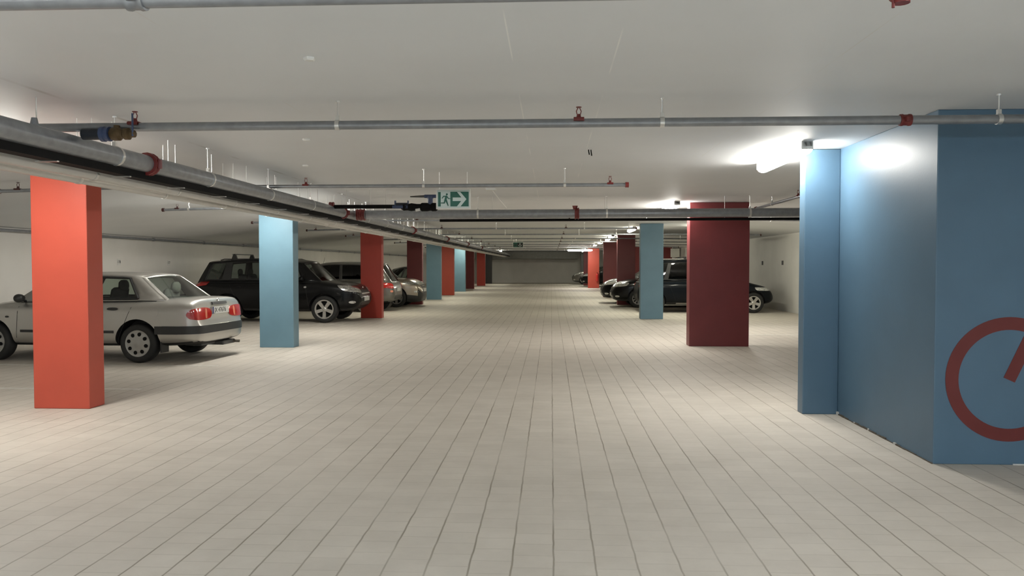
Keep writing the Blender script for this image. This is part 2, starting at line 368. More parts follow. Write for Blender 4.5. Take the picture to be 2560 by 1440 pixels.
# ------------------------------------------------------------------ lamps
def lamp_proto():
    t = thing('fluorescent_lamp', '', 'lamp')
    L = 0.80
    MB().box(-.05, .05, -L, L, -.055, 0).build('housing', M['housing'], t, bevel=0.006)
    mb = MB(); rows = []
    for y, k in ((-L + .02, .25), (-L + .028, .7), (-L + .05, .93), (-L + .10, 1), (-.3, 1), (.3, 1), (L - .10, 1), (L - .05, .93), (L - .028, .7), (L - .02, .25)):
        rows.append([(math.cos(a) * .066 * (0.6 + .4 * k), y, -.056 + math.sin(a) * .062 * k) for a in [PI + PI * i / 10 for i in range(11)]])
    mb.grid(rows); mb.build('diffuser', M['lamp'], t, smooth=50)
    for s in (-1, 1): MB().box(-.055, .055, s * L - (.012 if s > 0 else -.0), s * L + (.0 if s > 0 else .012), -.075, -.002).build('end_cap', M['white'], t)
    return t
LP = lamp_proto()
lamps = [
    (2.39, 8.25, 'lit tube lamp on the ceiling beside the narrow blue pillar'),
    (2.28, 15.1, 'lit tube lamp at the top of the wide wine-red pillar'),
    (2.50, 24.5, 'lit tube lamp just beyond the top of the right blue pillar'),
    (2.34, 30.6, 'third lit tube lamp beyond the wide wine-red pillar'),
    (2.40, 33.4, 'fourth lit tube lamp beyond the wide wine-red pillar'),
    (2.44, 39.2, 'fifth lit tube lamp beyond the wide wine-red pillar'),
    (2.40, 43.0, 'small far lit tube lamp right of the crosswise lamp'),
    (2.44, 54.5, 'farthest tube lamp of the right row, behind the crosswise lamp'),
    (4.25, 18.2, 'added fill lamp over the right bay, hidden behind the wide wine-red pillar'),  # added out of sight to brighten the right blue pillar and bay
    (4.3, 22.6, 'second added fill lamp over the right bay, hidden behind the wide wine-red pillar'),  # added out of sight to brighten the right wall
    (3.0, 1.5, 'tube lamp over the lane beside the camera, out of view'),
    (-4.6, -1.6, 'tube lamp left of the camera, out of view'),
    (-4.65, 6.4, 'tube lamp hidden above the pipe run by the orange-red pillar'),
    (-4.65, 12.8, 'tube lamp hidden above the pipe run by the light blue pillar'),
    (-4.65, 16.9, 'tube lamp above the black off-roader'),
    (-4.65, 23.6, 'tube lamp above the grey hatchback'),
    (-4.74, 31.0, 'tube lamp beside the wine-red pillar of the left row'),
    (-4.65, 35.3, 'tube lamp between the dim blue and far orange pillars on the left'),
    (-4.65, 43.1, 'tube lamp between the far orange and bright blue pillars'),
    (2.44, 60.6, 'added fill lamp past the right row, brightening the far wall'),  # added to lift the far wall and soffit
    (-3.9, 60.0, 'added fill lamp past the left row, brightening the far wall'),  # added with its partner on the right to lift the far wall
    (-4.65, 51.0, 'tube lamp before the dull red pillar at the far left'),
]
old_data = None
for i, (x, y, lab) in enumerate(lamps):
    o = LP if i == 0 else dup(LP, (0, 0, 0))
    if x == -4.65: x = -5.05
    if y > 20:
        cd = [c for c in o.children if c.name.startswith('diffuser')][0]
        if old_data is None: old_data = cd.data.copy(); old_data.materials.clear(); old_data.materials.append(M['lampo'])
        cd.data = old_data
    o.location = (x, y, ceil_z(x)); o['label'] = lab; o['group'] = 'ceiling tube lamps'
o = dup(LP, (1.83, 50.0, 2.52), PI / 2, 'long lit tube lamp hung crosswise at the far end of the lane', 'ceiling tube lamps')
for dy in (-.6, .6): MB().cyl((0, dy, 0), (0, dy, CZ - 2.52), .006, 6).build('hanger_rod', M['rod'], o)
# added cool tubes behind the camera stand in for daylight on the near ceiling
cdata = None
for x, y in ((-2.6, -2.6), (-.7, -2.2), (1.2, -2.6)):
    cool = dup(LP, (x, y, CZ), 0, 'added cool fill lamp behind the camera, standing in for daylight', 'added cool fill lamps behind the camera')
    cd = [c for c in cool.children if c.name.startswith('diffuser')][0]
    if cdata is None: cdata = cd.data.copy(); cdata.materials.clear(); cdata.materials.append(M['fillc'])
    cd.data = cdata

# ------------------------------------------------------------------ pipes
def ring_clamp(mb, p, axis, r, w):
    d = Vector(axis); mb.cyl(Vector(p) - d * w / 2, Vector(p) + d * w / 2, r, 16)
def coupling(p, axis, r, parent, m=None, name='coupling'):
    d = Vector(axis).normalized(); mb = MB()
    mb.lathe([(r, -.038), (r * 1.28, -.036), (r * 1.32, -.02), (r * 1.2, -.014), (r * 1.2, .014), (r * 1.32, .02), (r * 1.28, .036), (r, .038)], p, d, 18)
    s = d.cross(Vector((0, 0, 1))); s = s.normalized() if s.length > .1 else Vector((1, 0, 0))
    for k in (-1, 1):
        c = Vector(p) + s * k * r * 1.35
        mb.cyl(c - Vector((0, 0, r * .5)), c + Vector((0, 0, r * .5)), .014 + r * .1, 8)
    return mb.build(name, m or M['cred'], parent, smooth=40)
def hanger(p, r, axis, parent, zt):
    mb = MB(); p = Vector(p); d = Vector(axis)
    mb.cyl((p.x, p.y, p.z + r), (p.x, p.y, zt), .005, 6)
    ring_clamp(mb, p, d, r + .006, .03)
    mb.box(p.x - .012, p.x + .012, p.y - .012, p.y + .012, p.z + r, p.z + r + .035)
    mb.cyl((p.x, p.y, zt - .012), (p.x, p.y, zt), .016, 8)
    return mb.build('hanger', M['rod'], parent, smooth=40)
def sprinkler(p, r, parent, m=None):
    """upright head: red tee outlet, frame arms and deflector"""
    mb = MB(); x, y, z = p
    mb.box(x - .036, x + .036, y - r * 1.15, y + r * 1.15, z + r * .35, z + r * 1.15); mb.cyl((x - .036, y - r * 1.15, z + r * .7), (x + .036, y - r * 1.15, z + r * .7), .012, 8)
    mb.cyl((x, y, z + r * .8), (x, y, z + r + .03), .02, 10, .013)
    for s in (-1, 1): mb.tube([(x + s * .012, y, z + r + .03), (x + s * .017, y, z + r + .05), (x + s * .004, y, z + r + .078)], .0035, 6)
    mb.cyl((x, y, z + r + .076), (x, y, z + r + .08), .02, 12)
    return mb.build('sprinkler_head', m or M['cred'], parent, smooth=40)
GRP = 'sprinkler branch pipes'
def branch(y, x0, x1, z, r, label, heads=(), hang=(), coup=(), caps=(), bends=True):
    t = thing('sprinkler_pipe', label, 'pipe', (0, y, 0), 0, GRP)
    pts = [(x0, 0, z - max(0, (-5.5 - x0)) * .03)]
    for xx in (-5.2, 3.9):
        if x0 < xx < x1: pts.append((xx, 0, z))
    pts.append((x1, 0, z - max(0, x1 - 3.9) * .012))
    MB().tube(pts, r, 14).build('pipe_run', M['galv'], t, smooth=50)
    zz = lambda x: z - max(0, (-5.5 - x)) * .03 - max(0, x - 3.9) * .012
    cm = M['cdark'] if y > 12 else M['cred']
    for x in heads: sprinkler((x, 0, zz(x)), r, t, M['cdark'] if x < -5.5 else cm)
    for x in hang: hanger((x, 0, zz(x)), r, (1, 0, 0), t, ceil_z(x))
    for x in coup: coupling((x, 0, zz(x)), (1, 0, 0), r, t)
    for x in caps:
        MB().cyl((x - .02, 0, zz(x)), (x + .02, 0, zz(x)), r * 1.45, 14).build('end_cap', M['cdark'] if x < -5.5 else cm, t, smooth=40)
    return t
branch(3.0, -6.0, 6.5, 2.535, .032, 'grey sprinkler pipe along the top edge of the view, nearest the camera', heads=(), hang=(.83, -3.0), coup=(-1.62,))
t = [o for o in bpy.data.objects if o.name == 'sprinkler_pipe'][0]
for c in t.children:
    if c.name.startswith('coupling'): c.data.materials.clear(); c.data.materials.append(M['galv'])
# pendant red head on the nearest pipe
mb = MB(); mb.lathe([(.038, -.04), (.054, -.03), (.056, .02), (.044, .04)], (1.3, 0, 2.535), (1, 0, 0), 16); mb.cyl((1.3, 0, 2.5), (1.3, 0, 2.474), .03, 12); mb.cyl((1.27, 0, 2.495), (1.27, 0, 2.458), .006, 8)
mb.build('sprinkler_head', M['cred'], t, smooth=40)
branch(5.48, -3.85, 3.85, 2.49, .031, 'grey sprinkler pipe crossing in front of the blue wall block', heads=(-2.98, .19), hang=(-1.51, .765, 3.03), coup=(2.41,))
branch(9.38, -6.85, .90, 2.458, .022, 'thin sprinkler pipe ending in a red cap behind the green exit sign', heads=(-2.98, .70, -6.6), hang=(-1.54, .16, -5.9), caps=(-6.85, .90))
branch(13.3, -6.75, -4.9, 2.50, .022, 'short sprinkler stub in the bay above the silver sedan', heads=(-6.5,), hang=(-6.3,), caps=(-6.75,))
for i, (y, lab, x1) in enumerate(((17.35, 'sprinkler pipe crossing the lane before the right blue pillar', 6.7), (21.3, 'sprinkler pipe crossing at the left red pillar', 2.3),
        (25.4, 'sprinkler pipe crossing above the grey hatchback', 6.7), (29.4, 'sprinkler pipe crossing above the taupe car', 6.7),
        (33.4, 'sprinkler pipe crossing at the dim blue pillar', 6.7), (37.5, 'sprinkler pipe crossing near the second exit sign', 6.7),
        (41.6, 'sprinkler pipe crossing at the far orange pillar of the left row', 6.7), (45.7, 'sprinkler pipe crossing at the far bright blue pillar', 4.6),
        (53.0, 'farthest sprinkler pipe, beyond the crosswise lamp', 6.7))):
    branch(y, -6.75, x1, 2.50, .022, lab, heads=[v for v in (-6.5, -3.0, .4, 3.6) if v < x1], hang=[v for v in (-5.8, -1.5, .9, 2.1, 4.8) if v < x1], caps=(-6.75, x1))

# the pipe run along the left pillars: main, black strip, grey tray
t = thing('sprinkler_main_pipe', 'thick grey pipe running down the lane along the left pillars', 'pipe', (-3.40, 0, 0))
MB().cyl((0, Y0 + .1, 2.352), (0, 64.4, 2.352), .072, 24).build('pipe_run', M['galv'], t, smooth=50)
for y in (6.45, 12.6, 19.0, 25.2, 31.4, 37.6): coupling((0, y, 2.352), (0, 1, 0), .074, t)
coupling((.12, 13.2, 2.36), (1, 0, 0), .076, t); coupling((.19, 13.2, 2.36), (1, 0, 0), .076, t)
MB().cyl((0, 13.2, 2.36), (.24, 13.2, 2.36), .074, 20).build('tee_branch', M['galv'], t, smooth=50)
y = 1.0
while y < 60:
    hanger((0, y, 2.352), .073, (0, 1, 0), t, CZ); y += 1.65 if y < 20 else 3.3
MB().cyl((0, 5.0, 2.41), (0, 5.0, 2.47), .03, 12, .018).build('saddle', M['galv'], t, smooth=40)

t = thing('cable_duct', 'flat black cable duct under the thick grey pipe on the left', 'duct', (-3.48, 0, 0))
MB().box(-.04, .075, Y0 + .1, 64.4, 2.222, 2.2795).build('duct_body', M['black'], t)
y = .6
while y < 60:
    mb = MB(); mb.cyl((-.075, y, 2.214), (-.075, y, CZ), .005, 6); mb.box(-.085, .075, y - .012, y + .012, 2.214, 2.222)
    mb.build('hanger', M['rod'], t); y += .93 if y < 20 else 2.2
def tray_pipe(x, z, r, name, lab):
    t = thing(name, lab, 'pipe', (x, 0, 0), 0, 'pale grey service pipes on the left')
    MB().cyl((0, Y0 + .1, z), (0, 64.4, z), r, 18).build('pipe_run', M['lgrey'], t, smooth=50)
    y = 1.9
    while y < 40:
        mb = MB(); ring_clamp(mb, (0, y, z), (0, 1, 0), r + .005, .03); mb.cyl((0, y, z + r), (0, y, CZ), .004, 6)
        mb.build('pipe_clip', M['rod'], t, smooth=40); y += 1.37 if y < 20 else 2.1
    return t
tray_pipe(-3.62, 2.218, .045, 'service_pipe', 'pale grey pipe tucked behind the black duct, upper of two')
tray_pipe(-3.74, 2.182, .036, 'service_pipe', 'lowest pale grey pipe over the tops of the left pillars')

# big crossing pipe
t = thing('sprinkler_feed_pipe', 'thick grey pipe crossing the lane just below the green exit sign', 'pipe', (0, 13.2, 0))
MB().cyl((-3.15, 0, 2.362), (7.5, 0, 2.385), .074, 24).build('pipe_run', M['galv'], t, smooth=50)
for x in (.43,): coupling((x, 0, 2.37), (1, 0, 0), .075, t)
for x in (-1.24, .93, 3.3, 5.6): hanger((x, 0, 2.372), .075, (1, 0, 0), t, ceil_z(x))
MB().cyl((.40, 0, 2.44), (.40, 0, 2.50), .032, 12, .05).build('saddle_outlet', M['cred'], t, smooth=40)
t = thing('underside_shade_bar', 'thin black bar standing in for the shaded underside of the thick crossing pipe', 'pipe', (0, 13.26, 0))  # dark bar added where the crossing pipe's underside lies in shade
MB().cyl((-1.9, 0, 2.262), (7.5, 0, 2.285), .024, 12).build('shade_bar_run', M['black'], t, smooth=50)
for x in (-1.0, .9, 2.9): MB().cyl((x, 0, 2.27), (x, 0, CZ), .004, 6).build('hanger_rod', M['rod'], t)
# branch beside the narrow blue pillar
t = thing('sprinkler_pipe', 'sprinkler pipe running lengthways beside the wide wine-red pillar', 'pipe', (3.72, 0, 0), 0, GRP)
MB().cyl((0, 8.6, 2.53), (0, 14.42, 2.53), .024, 14).build('pipe_run', M['galv'], t, smooth=50)
MB().cyl((0, 14.4, 2.53), (0, 14.46, 2.53), .036, 14).build('end_cap', M['cred'], t, smooth=40)
for y in (10.2, 13.4): hanger((0, y, 2.53), .024, (0, 1, 0), t, CZ)
sprinkler((0, 12.0, 2.53), .024, t)
# pipes along both side walls
def wall_pipe(x, z, y1, lab):
    t = thing('wall_pipe', lab, 'pipe', (x, 0, 0))
    MB().cyl((0, Y0 + .1, z), (0, y1, z), .03, 12).build('pipe_run', M['galv'], t, smooth=50)
    y = 2.0
    while y < y1 - 1:
        mb = MB(); ring_clamp(mb, (0, y, z), (0, 1, 0), .042, .07); s = -1 if x < 0 else 1
        mb.box(min(0, s * .09), max(0, s * .09), y - .012, y + .012, z - .012, z + .012); mb.build('pipe_clip', M['galv'], t, smooth=40); y += 2.9
wall_pipe(XL + .09, 2.15, 60, 'grey pipe high on the left white wall behind the cars')

# valves
t = thing('drain_valve', 'brass valve with a blue flange above the thick pipe at the left', 'valve', (-3.38, 5.40, 2.428))
MB().cyl((.065, 0, 0), (.22, 0, 0), .04, 14).build('stub_pipe', M['navy'], t, smooth=50)
mb = MB(); mb.lathe([(.04, .2), (.054, .2), (.054, .225), (.046, .23), (.046, .245), (.052, .25), (.052, .262), (.03, .265)], (0, 0, 0), (1, 0, 0), 18); mb.build('flange', M['vblue'], t, smooth=35)
mb = MB(); mb.lathe([(.03, .262), (.04, .27), (.048, .29), (.048, .33), (.034, .345), (.034, .36), (.042, .37), (.042, .40), (.026, .41), (.026, .44), (.018, .445)], (0, 0, 0), (1, 0, 0), 16)
mb.cyl((.31, 0, .03), (.31, 0, .06), .022, 12); mb.build('valve_body', M['brass'], t, smooth=35)
mb = MB(); mb.cyl((.435, -.02, -.02), (.435, -.02, .14), .007, 8); mb.box(.427, .443, -.02, .02, -.012, .012); mb.build('lever', M['vblue'], t)
t = thing('alarm_valve', 'black pipe with blue valve gear behind the green exit sign', 'valve', (-3.4, 11.9, 2.40))
mb = MB(); mb.cyl((0, 0, 0), (1.55, 0, 0), .030, 14); mb.build('pipe_run', M['black'], t, smooth=50)
coupling((.02, 0, .03), (1, 0, 0), .034, t)
mb = MB(); mb.lathe([(.03, 1.10), (.055, 1.14), (.05, 1.2), (.062, 1.26), (.05, 1.34), (.05, 1.40), (.066, 1.42), (.066, 1.5), (.055, 1.56), (.066, 1.58), (.064, 1.64), (.045, 1.66)], (0, 0, -.01), (1, 0, 0), 18)
mb.build('valve_body', M['black'], t, smooth=35)
mb = MB(); mb.box(.97, 1.21, -.05, .05, -.03, .012); mb.box(1.0, 1.02, -.03, .03, .012, .09); mb.box(1.2, 1.215, -.03, .03, .012, .09); mb.build('switch_box', M['vblue'], t, bevel=.004)
mb = MB(); mb.box(1.02, 1.2, -.035, .035, .012, .055); mb.build('switch_cover', M['navy'], t)
mb = MB(); mb.cyl((1.55, 0, .03), (1.55, 0, .13), .04, 14); mb.cyl((1.46, 0, .155), (1.70, 0, .155), .026, 14); mb.cyl((1.55, 0, .12), (1.55, 0, .16), .048, 14); mb.build('tee', M['vblue'], t, smooth=35)
MB().cyl((1.24, 0, .15), (1.47, 0, .155), .01, 8, .02).build('handle', M['dgrey'], t, smooth=40)
for x in (.25, .62, .86): MB().cyl((x, 0, .03), (x, 0, CZ - 2.40), .004, 6).build('hanger_rod', M['rod'], t)
MB().cyl((1.33, -.05, -.06), (1.40, -.05, -.05), .022, 10).build('drain_cup', M['white'], t, smooth=40)

# ------------------------------------------------------------------ small ceiling fittings
def cap(x, y, lab):
    o = MB().lathe([(.0, -.018), (.026, -.018), (.034, -.01), (.034, 0)], (0, 0, 0), (0, 0, 1), 5 if y < 5 else 14).build('ceiling_cap', M['white'])
    o.location = (x, y, ceil_z(x) - .0005); tag(o, lab, 'fitting', 'white ceiling caps')
cap(-1.35, 4.33, 'white five-sided cap on the near ceiling')
cap(-2.25, 7.1, 'small white cap on the ceiling just beyond the second pipe')
cap(-2.85, 8.95, 'farther small white cap on the ceiling near the thick pipe')
t = thing('junction_box', 'small white box on the ceiling right of the exit sign with a thin cable', 'box', (-.91, 11.75, CZ))
MB().box(-.075, .075, -.05, .05, -.035, 0).build('box_body', M['white'], t, bevel=.004)
MB().tube([(0, .05, -.008), (.0, 2.0, -.008), (.01, 3.95, -.008)], .006, 6).build('cable', M['white'], t)
o = MB(); o.tube([(-.012, 0, 0), (-.01, 0, -.02), (-.004, -.004, -.05)], .006, 6); o.tube([(.012, .01, 0), (.014, .01, -.02), (.02, .006, -.06)], .006, 6)
o = o.build('cable_end', M['black']); o.location = (.385, 7.9, CZ); tag(o, 'two short black cable ends poking from the ceiling', 'cable')

# ------------------------------------------------------------------ exit signs
def capsule(a, b, r0, r1, n=6):
    a = Vector((a[0], a[1])); b = Vector((b[0], b[1])); d = (b - a).normalized(); nrm = Vector((-d.y, d.x)); out = []
    ang = math.atan2(nrm.y, nrm.x)
    for i in range(n + 1): out.append(a + Vector((math.cos(ang + PI * i / n), math.sin(ang + PI * i / n))) * r0)
    for i in range(n + 1): out.append(b + Vector((math.cos(ang + PI + PI * i / n), math.sin(ang + PI + PI * i / n))) * r1)
    return out
def exit_sign(name, label, loc, w, h, arrow, rods, body, ink, pale):
    t = thing(name, label, 'sign', loc)
    MB().box(-w / 2, w / 2, -.02, .02, -h / 2, h / 2).build('sign_panel', body, t, bevel=.004)
    mb = MB(); f = .011
    for x0, x1, z0, z1 in ((-w / 2 - .002, w / 2 + .002, h / 2 - f, h / 2 + .003), (-w / 2 - .002, w / 2 + .002, -h / 2 - .003, -h / 2 + f), (-w / 2 - .002, -w / 2 + f, -h / 2 + f, h / 2 - f), (w / 2 - f, w / 2 + .002, -h / 2 + f, h / 2 - f)):
        mb.box(x0, x1, -.025, .024, z0, z1)
    mb.build('sign_frame', M['white'], t)
    def px(u, v): return ((u - 975) / 1510 * w, (755 - v) / 860 * h)          # read off the photo's own sign
    mb = MB(); e = Vector((0, -.0025, 0))
    lift = [0]
    def shape(pts):
        lift[0] += .00012; mb.poly([(p[0], -.0202 - lift[0], p[1]) for p in pts], e)
    shape([px(300, 1080), px(415, 1080), px(415, 450), px(300, 450)])
    shape([px(845, 1080), px(1655, 1080), px(1655, 440), px(845, 440)])
    shape([(px(690, 550)[0] + math.cos(a) * .0125, px(690, 550)[1] + math.sin(a) * .0125) for a in [2 * PI * i / 14 for i in range(14)]])
    k = w / 1510
    for a, b, r0, r1 in (((665, 640), (625, 800), 42, 46), ((640, 640), (550, 630), 26, 22), ((550, 630), (480, 720), 22, 18), ((690, 640), (760, 735), 24, 20), ((760, 735), (830, 740), 20, 15),
                         ((610, 800), (575, 930), 34, 26), ((575, 930), (430, 930), 24, 18), ((650, 800), (745, 1040), 40, 22)):
        shape(capsule(px(*a), px(*b), r0 * k, r1 * k))
    mb.build('pictogram', ink, t)
    mb = MB()
    if arrow == 'right':
        shapes = [[px(950, 845), px(1400, 845), px(1400, 690), px(950, 690)], [px(1145, 450), px(1290, 450), px(1560, 765), px(1300, 1080), px(1140, 1080), px(1395, 765)]]
    else:
        shapes = [[px(1200, 840), px(1300, 840), px(1300, 470), px(1200, 470)], [px(1010, 740), px(1250, 1050), px(1490, 740), px(1490, 870), px(1250, 1075), px(1010, 870)]]
    for k, q in enumerate(shapes): mb.poly([(p[0], -.0242 - k * .0003, p[1]) for p in q], Vector((0, -.002, 0)))
    mb.build('arrow', pale, t)
    for x in rods: MB().cyl((x, 0, h / 2), (x, 0, CZ - loc[2]), .003, 6).build('hanger_wire', M['rod'], t)
    return t
exit_sign('exit_sign', 'green and white exit sign with running figure and right arrow', (-1.22, 9.72, 2.325), .425, .244, 'right', (-.178, .172), M['sign'], M['green'], M['sign'])
exit_sign('exit_sign', 'dim dark exit sign with a down arrow hanging far down the lane', (-1.40, 33.0, 2.36), .44, .22, 'down', (-.18, .18), M['green'], M['trim'], M['sign'])
t = thing('light_box', 'white square sign box hung near the far dark red block', 'sign', (7.05, 44.9, 2.2))
MB().box(-.25, .25, -.05, .05, -.25, .25).build('sign_panel', M['white'], t, bevel=.01)
[MB().cyl((x, 0, .25), (x, 0, ceil_z(7.3) - 2.2), .008, 6).build('hanger_rod', M['rod'], t) for x in (-.15, .15)]

# painted symbol on the blue block
cx, cz = 3.428, .645; mb = MB(); N = 72
def sring(r, y): return [(math.cos(2 * PI * i / N) * r, y, math.sin(2 * PI * i / N) * r) for i in range(N)]
mb.grid([sring(.372, 0), sring(.372, -.002), sring(.468, -.002), sring(.468, 0), sring(.372, 0)], 0, True)
a = math.radians(24.5); ux, uz = math.sin(a), math.cos(a); wx, wz = math.cos(a), -math.sin(a); q = []
for s, l in ((-1, -.005), (1, -.005), (1, .37), (-1, .37)): q.append((ux * l + wx * s * .045, -.002, uz * l + wz * s * .045))
mb.poly(q, (0, .002, 0))
o = mb.build('painted_symbol', M['symbol']); o.location = (cx, 5.9985, cz); tag(o, 'large dark red circle with a slanted bar painted on the blue wall', 'sign')

# bay numbers on the walls
def number_plate(txt, loc, side, lab):
    t = thing('bay_number', lab, 'sign', loc)
    MB().box(-.003 if side > 0 else 0, 0 if side > 0 else .003, -.075, .075, -.075, .075).build('number_panel', M['plate'], t)
    if txt:
        mt = Matrix.Translation((.0045, 0, 0)) @ Matrix.Rotation(PI / 2, 4, 'Z') @ Matrix.Rotation(PI / 2, 4, 'X')
        text_mesh(txt, .095, 'number_text', M['ink'], t, mt)
number_plate('178', (XL, 17.95, 1.575), -1, 'bay number 178 on the left wall above the silver sedan')
number_plate('177', (XL, 20.35, 1.565), -1, 'bay number 177 on the left wall beside the shadow of the off-roader')
for y, lab in ((26.05, 'nearer dark number plate on the right white wall'), (28.5, 'farther dark number plate on the right wall above the dark van')):
    o = MB().box(-.03, 0, -.06, .06, -.07, .07).build('bay_number', M['dgrey']); o.location = (XR, y, 1.58); tag(o, lab, 'sign')

# parking bay lines
def bay(x0, x1, y, lab):
    o = MB().box(x0, x1, y - .05, y + .05, 0, .002).build('parking_line', M['line']); tag(o, lab, 'line', 'parking bay lines')
bay(-9.8, -4.95, 9.15, 'bay line just behind the orange-red pillar'); bay(-9.8, -4.95, 11.35, 'bay line on the camera side of the silver sedan')
bay(-9.8, -5.4, 14.3, 'bay line beside the light blue pillar'); bay(-9.8, -4.95, 16.7, 'bay line in the empty bay beyond the light blue pillar')
bay(-9.8, -4.95, 19.3, 'bay line on the camera side of the black off-roader'); bay(-9.8, -4.95, 24.4, 'bay line on the camera side of the grey hatchback')
bay(3.0, 7.4, 17.0, 'bay line behind the wide wine-red pillar'); bay(3.0, 7.4, 19.4, 'bay line in the right bay before the blue pillar')

# fire extinguisher
t = thing('fire_extinguisher', 'red fire extinguisher hung on the far orange pillar', 'extinguisher', (3.02, 51.5, .45))
MB().lathe([(.0, 0), (.07, 0), (.08, .02), (.08, .40), (.06, .46), (.025, .5), (.025, .54)], (0, 0, 0), (0, 0, 1), 16).build('cylinder', M['extred'], t, smooth=40)
mb = MB(); mb.box(-.02, .02, -.06, .03, .54, .57); mb.tube([(.02, -.03, .54), (.09, -.05, .48), (.10, -.05, .2)], .01, 6); mb.build('hose', M['black'], t)
MB().box(-.03, .03, .07, .105, .3, .36).build('bracket', M['dgrey'], t)

# ------------------------------------------------------------------ cars
def pchip(pts):
    xs = np.array([p[0] for p in pts], float); ys = np.array([p[1] for p in pts], float)
    h = np.diff(xs); d = np.diff(ys) / h; m = np.zeros(len(xs))
    for i in range(1, len(xs) - 1):
        if d[i - 1] * d[i] > 0:
            w1 = 2 * h[i] + h[i - 1]; w2 = h[i] + 2 * h[i - 1]
            m[i] = (w1 + w2) / (w1 / d[i - 1] + w2 / d[i])
    m[0] = d[0]; m[-1] = d[-1]
    def f(x):
        x = min(max(x, xs[0]), xs[-1]); i = min(int(np.searchsorted(xs, x, 'right')) - 1, len(h) - 1); i = max(i, 0)
        t = (x - xs[i]) / h[i]; t2 = t * t; t3 = t2 * t
        return float(ys[i] * (2 * t3 - 3 * t2 + 1) + h[i] * m[i] * (t3 - 2 * t2 + t) + ys[i + 1] * (-2 * t3 + 3 * t2) + h[i] * m[i + 1] * (t3 - t2))
    return f
class Car:
    def __init__(s, name, label, loc, rz, S, paint, gside, gfront=None, grear=None, group=None):
        s.S = S; s.L = S['L']; s.paint = paint
        s.b = pchip(S['b']); s.t = pchip(S['t']); s.w = pchip(S['w']); s.zr = pchip(S['roof'])
        s.nu = S.get('nu', 4.5); s.nl = S.get('nl', 5.0)
        s.root = thing(name, label, 'car', loc, rz, group)
        s.body(); s.cabin(gside, gfront or gside, grear or gside)
    # section ------------------------------------------------------
    def zm(s, x):
        b, t = s.b(x), s.t(x); return b + (t - b) * .52
    def hw(s, x, z):
        b, t, w, m = s.b(x), s.t(x), s.w(x), s.zm(x)
        if z <= b or z >= t: return 0.0
        if z > m: k = (z - m) / (t - m); return w * (1 - k ** s.nu) ** (1 / s.nu)
        k = (m - z) / (m - b); return w * (1 - k ** s.nl) ** (1 / s.nl)
    def inside(s, p):
        x, y, z = p
        if x <= 0 or x >= s.L: return False
        return abs(y) < s.hw(x, z)
    def hit(s, o, d):
        o = Vector(o); d = Vector(d).normalized(); k = 0.0
        while s.inside(o + d * k) and k < 3: k += .04
        lo, hi = max(0, k - .04), k
        for _ in range(12):
            mid = (lo + hi) / 2
            if s.inside(o + d * mid): lo = mid
            else: hi = mid
        return o + d * lo, d
    # shapes on the surface ------------------------------------------
    def patch(s, name, fn, m, off=.006, nx=10, ny=8, rnd=0, parent=None, smooth=60):
        """fn(u,v) in -1..1 -> (origin, direction); the patch is skinned on the body and lifted by off"""
        mb = MB(); rows = []
        U = [-1 + 2 * i / nx for i in range(nx + 1)]; V = [-1 + 2 * i / ny for i in range(ny + 1)]
        def at(u, v, o):
            if rnd:
                uu = u * math.sqrt(max(0, 1 - v * v / 2)) * rnd + u * (1 - rnd); vv = v * math.sqrt(max(0, 1 - u * u / 2)) * rnd + v * (1 - rnd)
            else: uu, vv = u, v
            p, d = s.hit(*fn(uu, vv)); return p + d * o
        g = [[at(u, v, off) for u in U] for v in V]
        vv = mb.grid(g)
        edge = [(i, 0) for i in range(nx + 1)] + [(nx, j) for j in range(1, ny + 1)] + [(i, ny) for i in range(nx - 1, -1, -1)] + [(0, j) for j in range(ny - 1, 0, -1)]
        low = [mb.bm.verts.new(at(U[i], V[j], -.012)) for i, j in edge]
        n = len(edge)
        for k in range(n):
            a, b = edge[k], edge[(k + 1) % n]
            mb.face([vv[a[1]][a[0]], vv[b[1]][b[0]], low[(k + 1) % n], low[k]])
        return mb.build(name, m, parent or s.root, smooth=smooth)
    def bil(s, c, u, v):
        u = (u + 1) / 2; v = (v + 1) / 2
        return [(c[0][i] * (1 - u) + c[1][i] * u) * (1 - v) + (c[3][i] * (1 - u) + c[2][i] * u) * v for i in (0, 1)]
    def side(s, name, c, sd, m, **k):
        """corners (x,z) ccw from low-rear; sd = +1 left, -1 right"""
        def fn(u, v):
            x, z = s.bil(c, u, v); return (x, 0, z), (0, sd, 0)
        return s.patch(name, fn, m, **k)
    def end(s, name, c, front, m, **k):
        def fn(u, v):
            y, z = s.bil(c, u, v); return (s.L * .5, y, z), (1 if front else -1, 0, 0)
        return s.patch(name, fn, m, **k)
    def wrap(s, name, c, front, sd, m, ax=.75, ay=.30, **k):
        """corners (angle from the car's axis in degrees, z), swept round the corner of the body"""
        def fn(u, v):
            a, z = s.bil(c, u, v); a = math.radians(a)
            return ((s.L - ax) if front else ax, sd * ay, z), ((1 if front else -1) * math.cos(a), sd * math.sin(a), 0)
        return s.patch(name, fn, m, **k)
    # body ---------------------------------------------------------
    def body(s):
        S = s.S; L = s.L
        xs = [0.0, .006, .015, .03, .05, .075, .10, .13, .17, .22, .3, .4]; ys = [L - x for x in reversed(xs)]
        k = int((L - .8) / .1); xs = xs + [.4 + (L - .8) * i / k for i in range(1, k)] + ys
        N = 44; mb = MB(); rows = []
        def sp(v, e): return math.copysign(abs(v) ** e, v)
        for x in xs:
            b, t, w, m = s.b(x), s.t(x), s.w(x), s.zm(x); r = []
            for i in range(N):
                a = 2 * PI * (i + .5) / N; c, sn = math.cos(a), math.sin(a); n = s.nu if sn > 0 else s.nl
                r.append((x, w * sp(c, 2 / n), m + ((t - m) if sn > 0 else (m - b)) * sp(sn, 2 / n)))
            rows.append(r)
        g = mb.grid(rows, 0, True); mb.face(list(reversed(g[0]))); mb.face(g[-1])
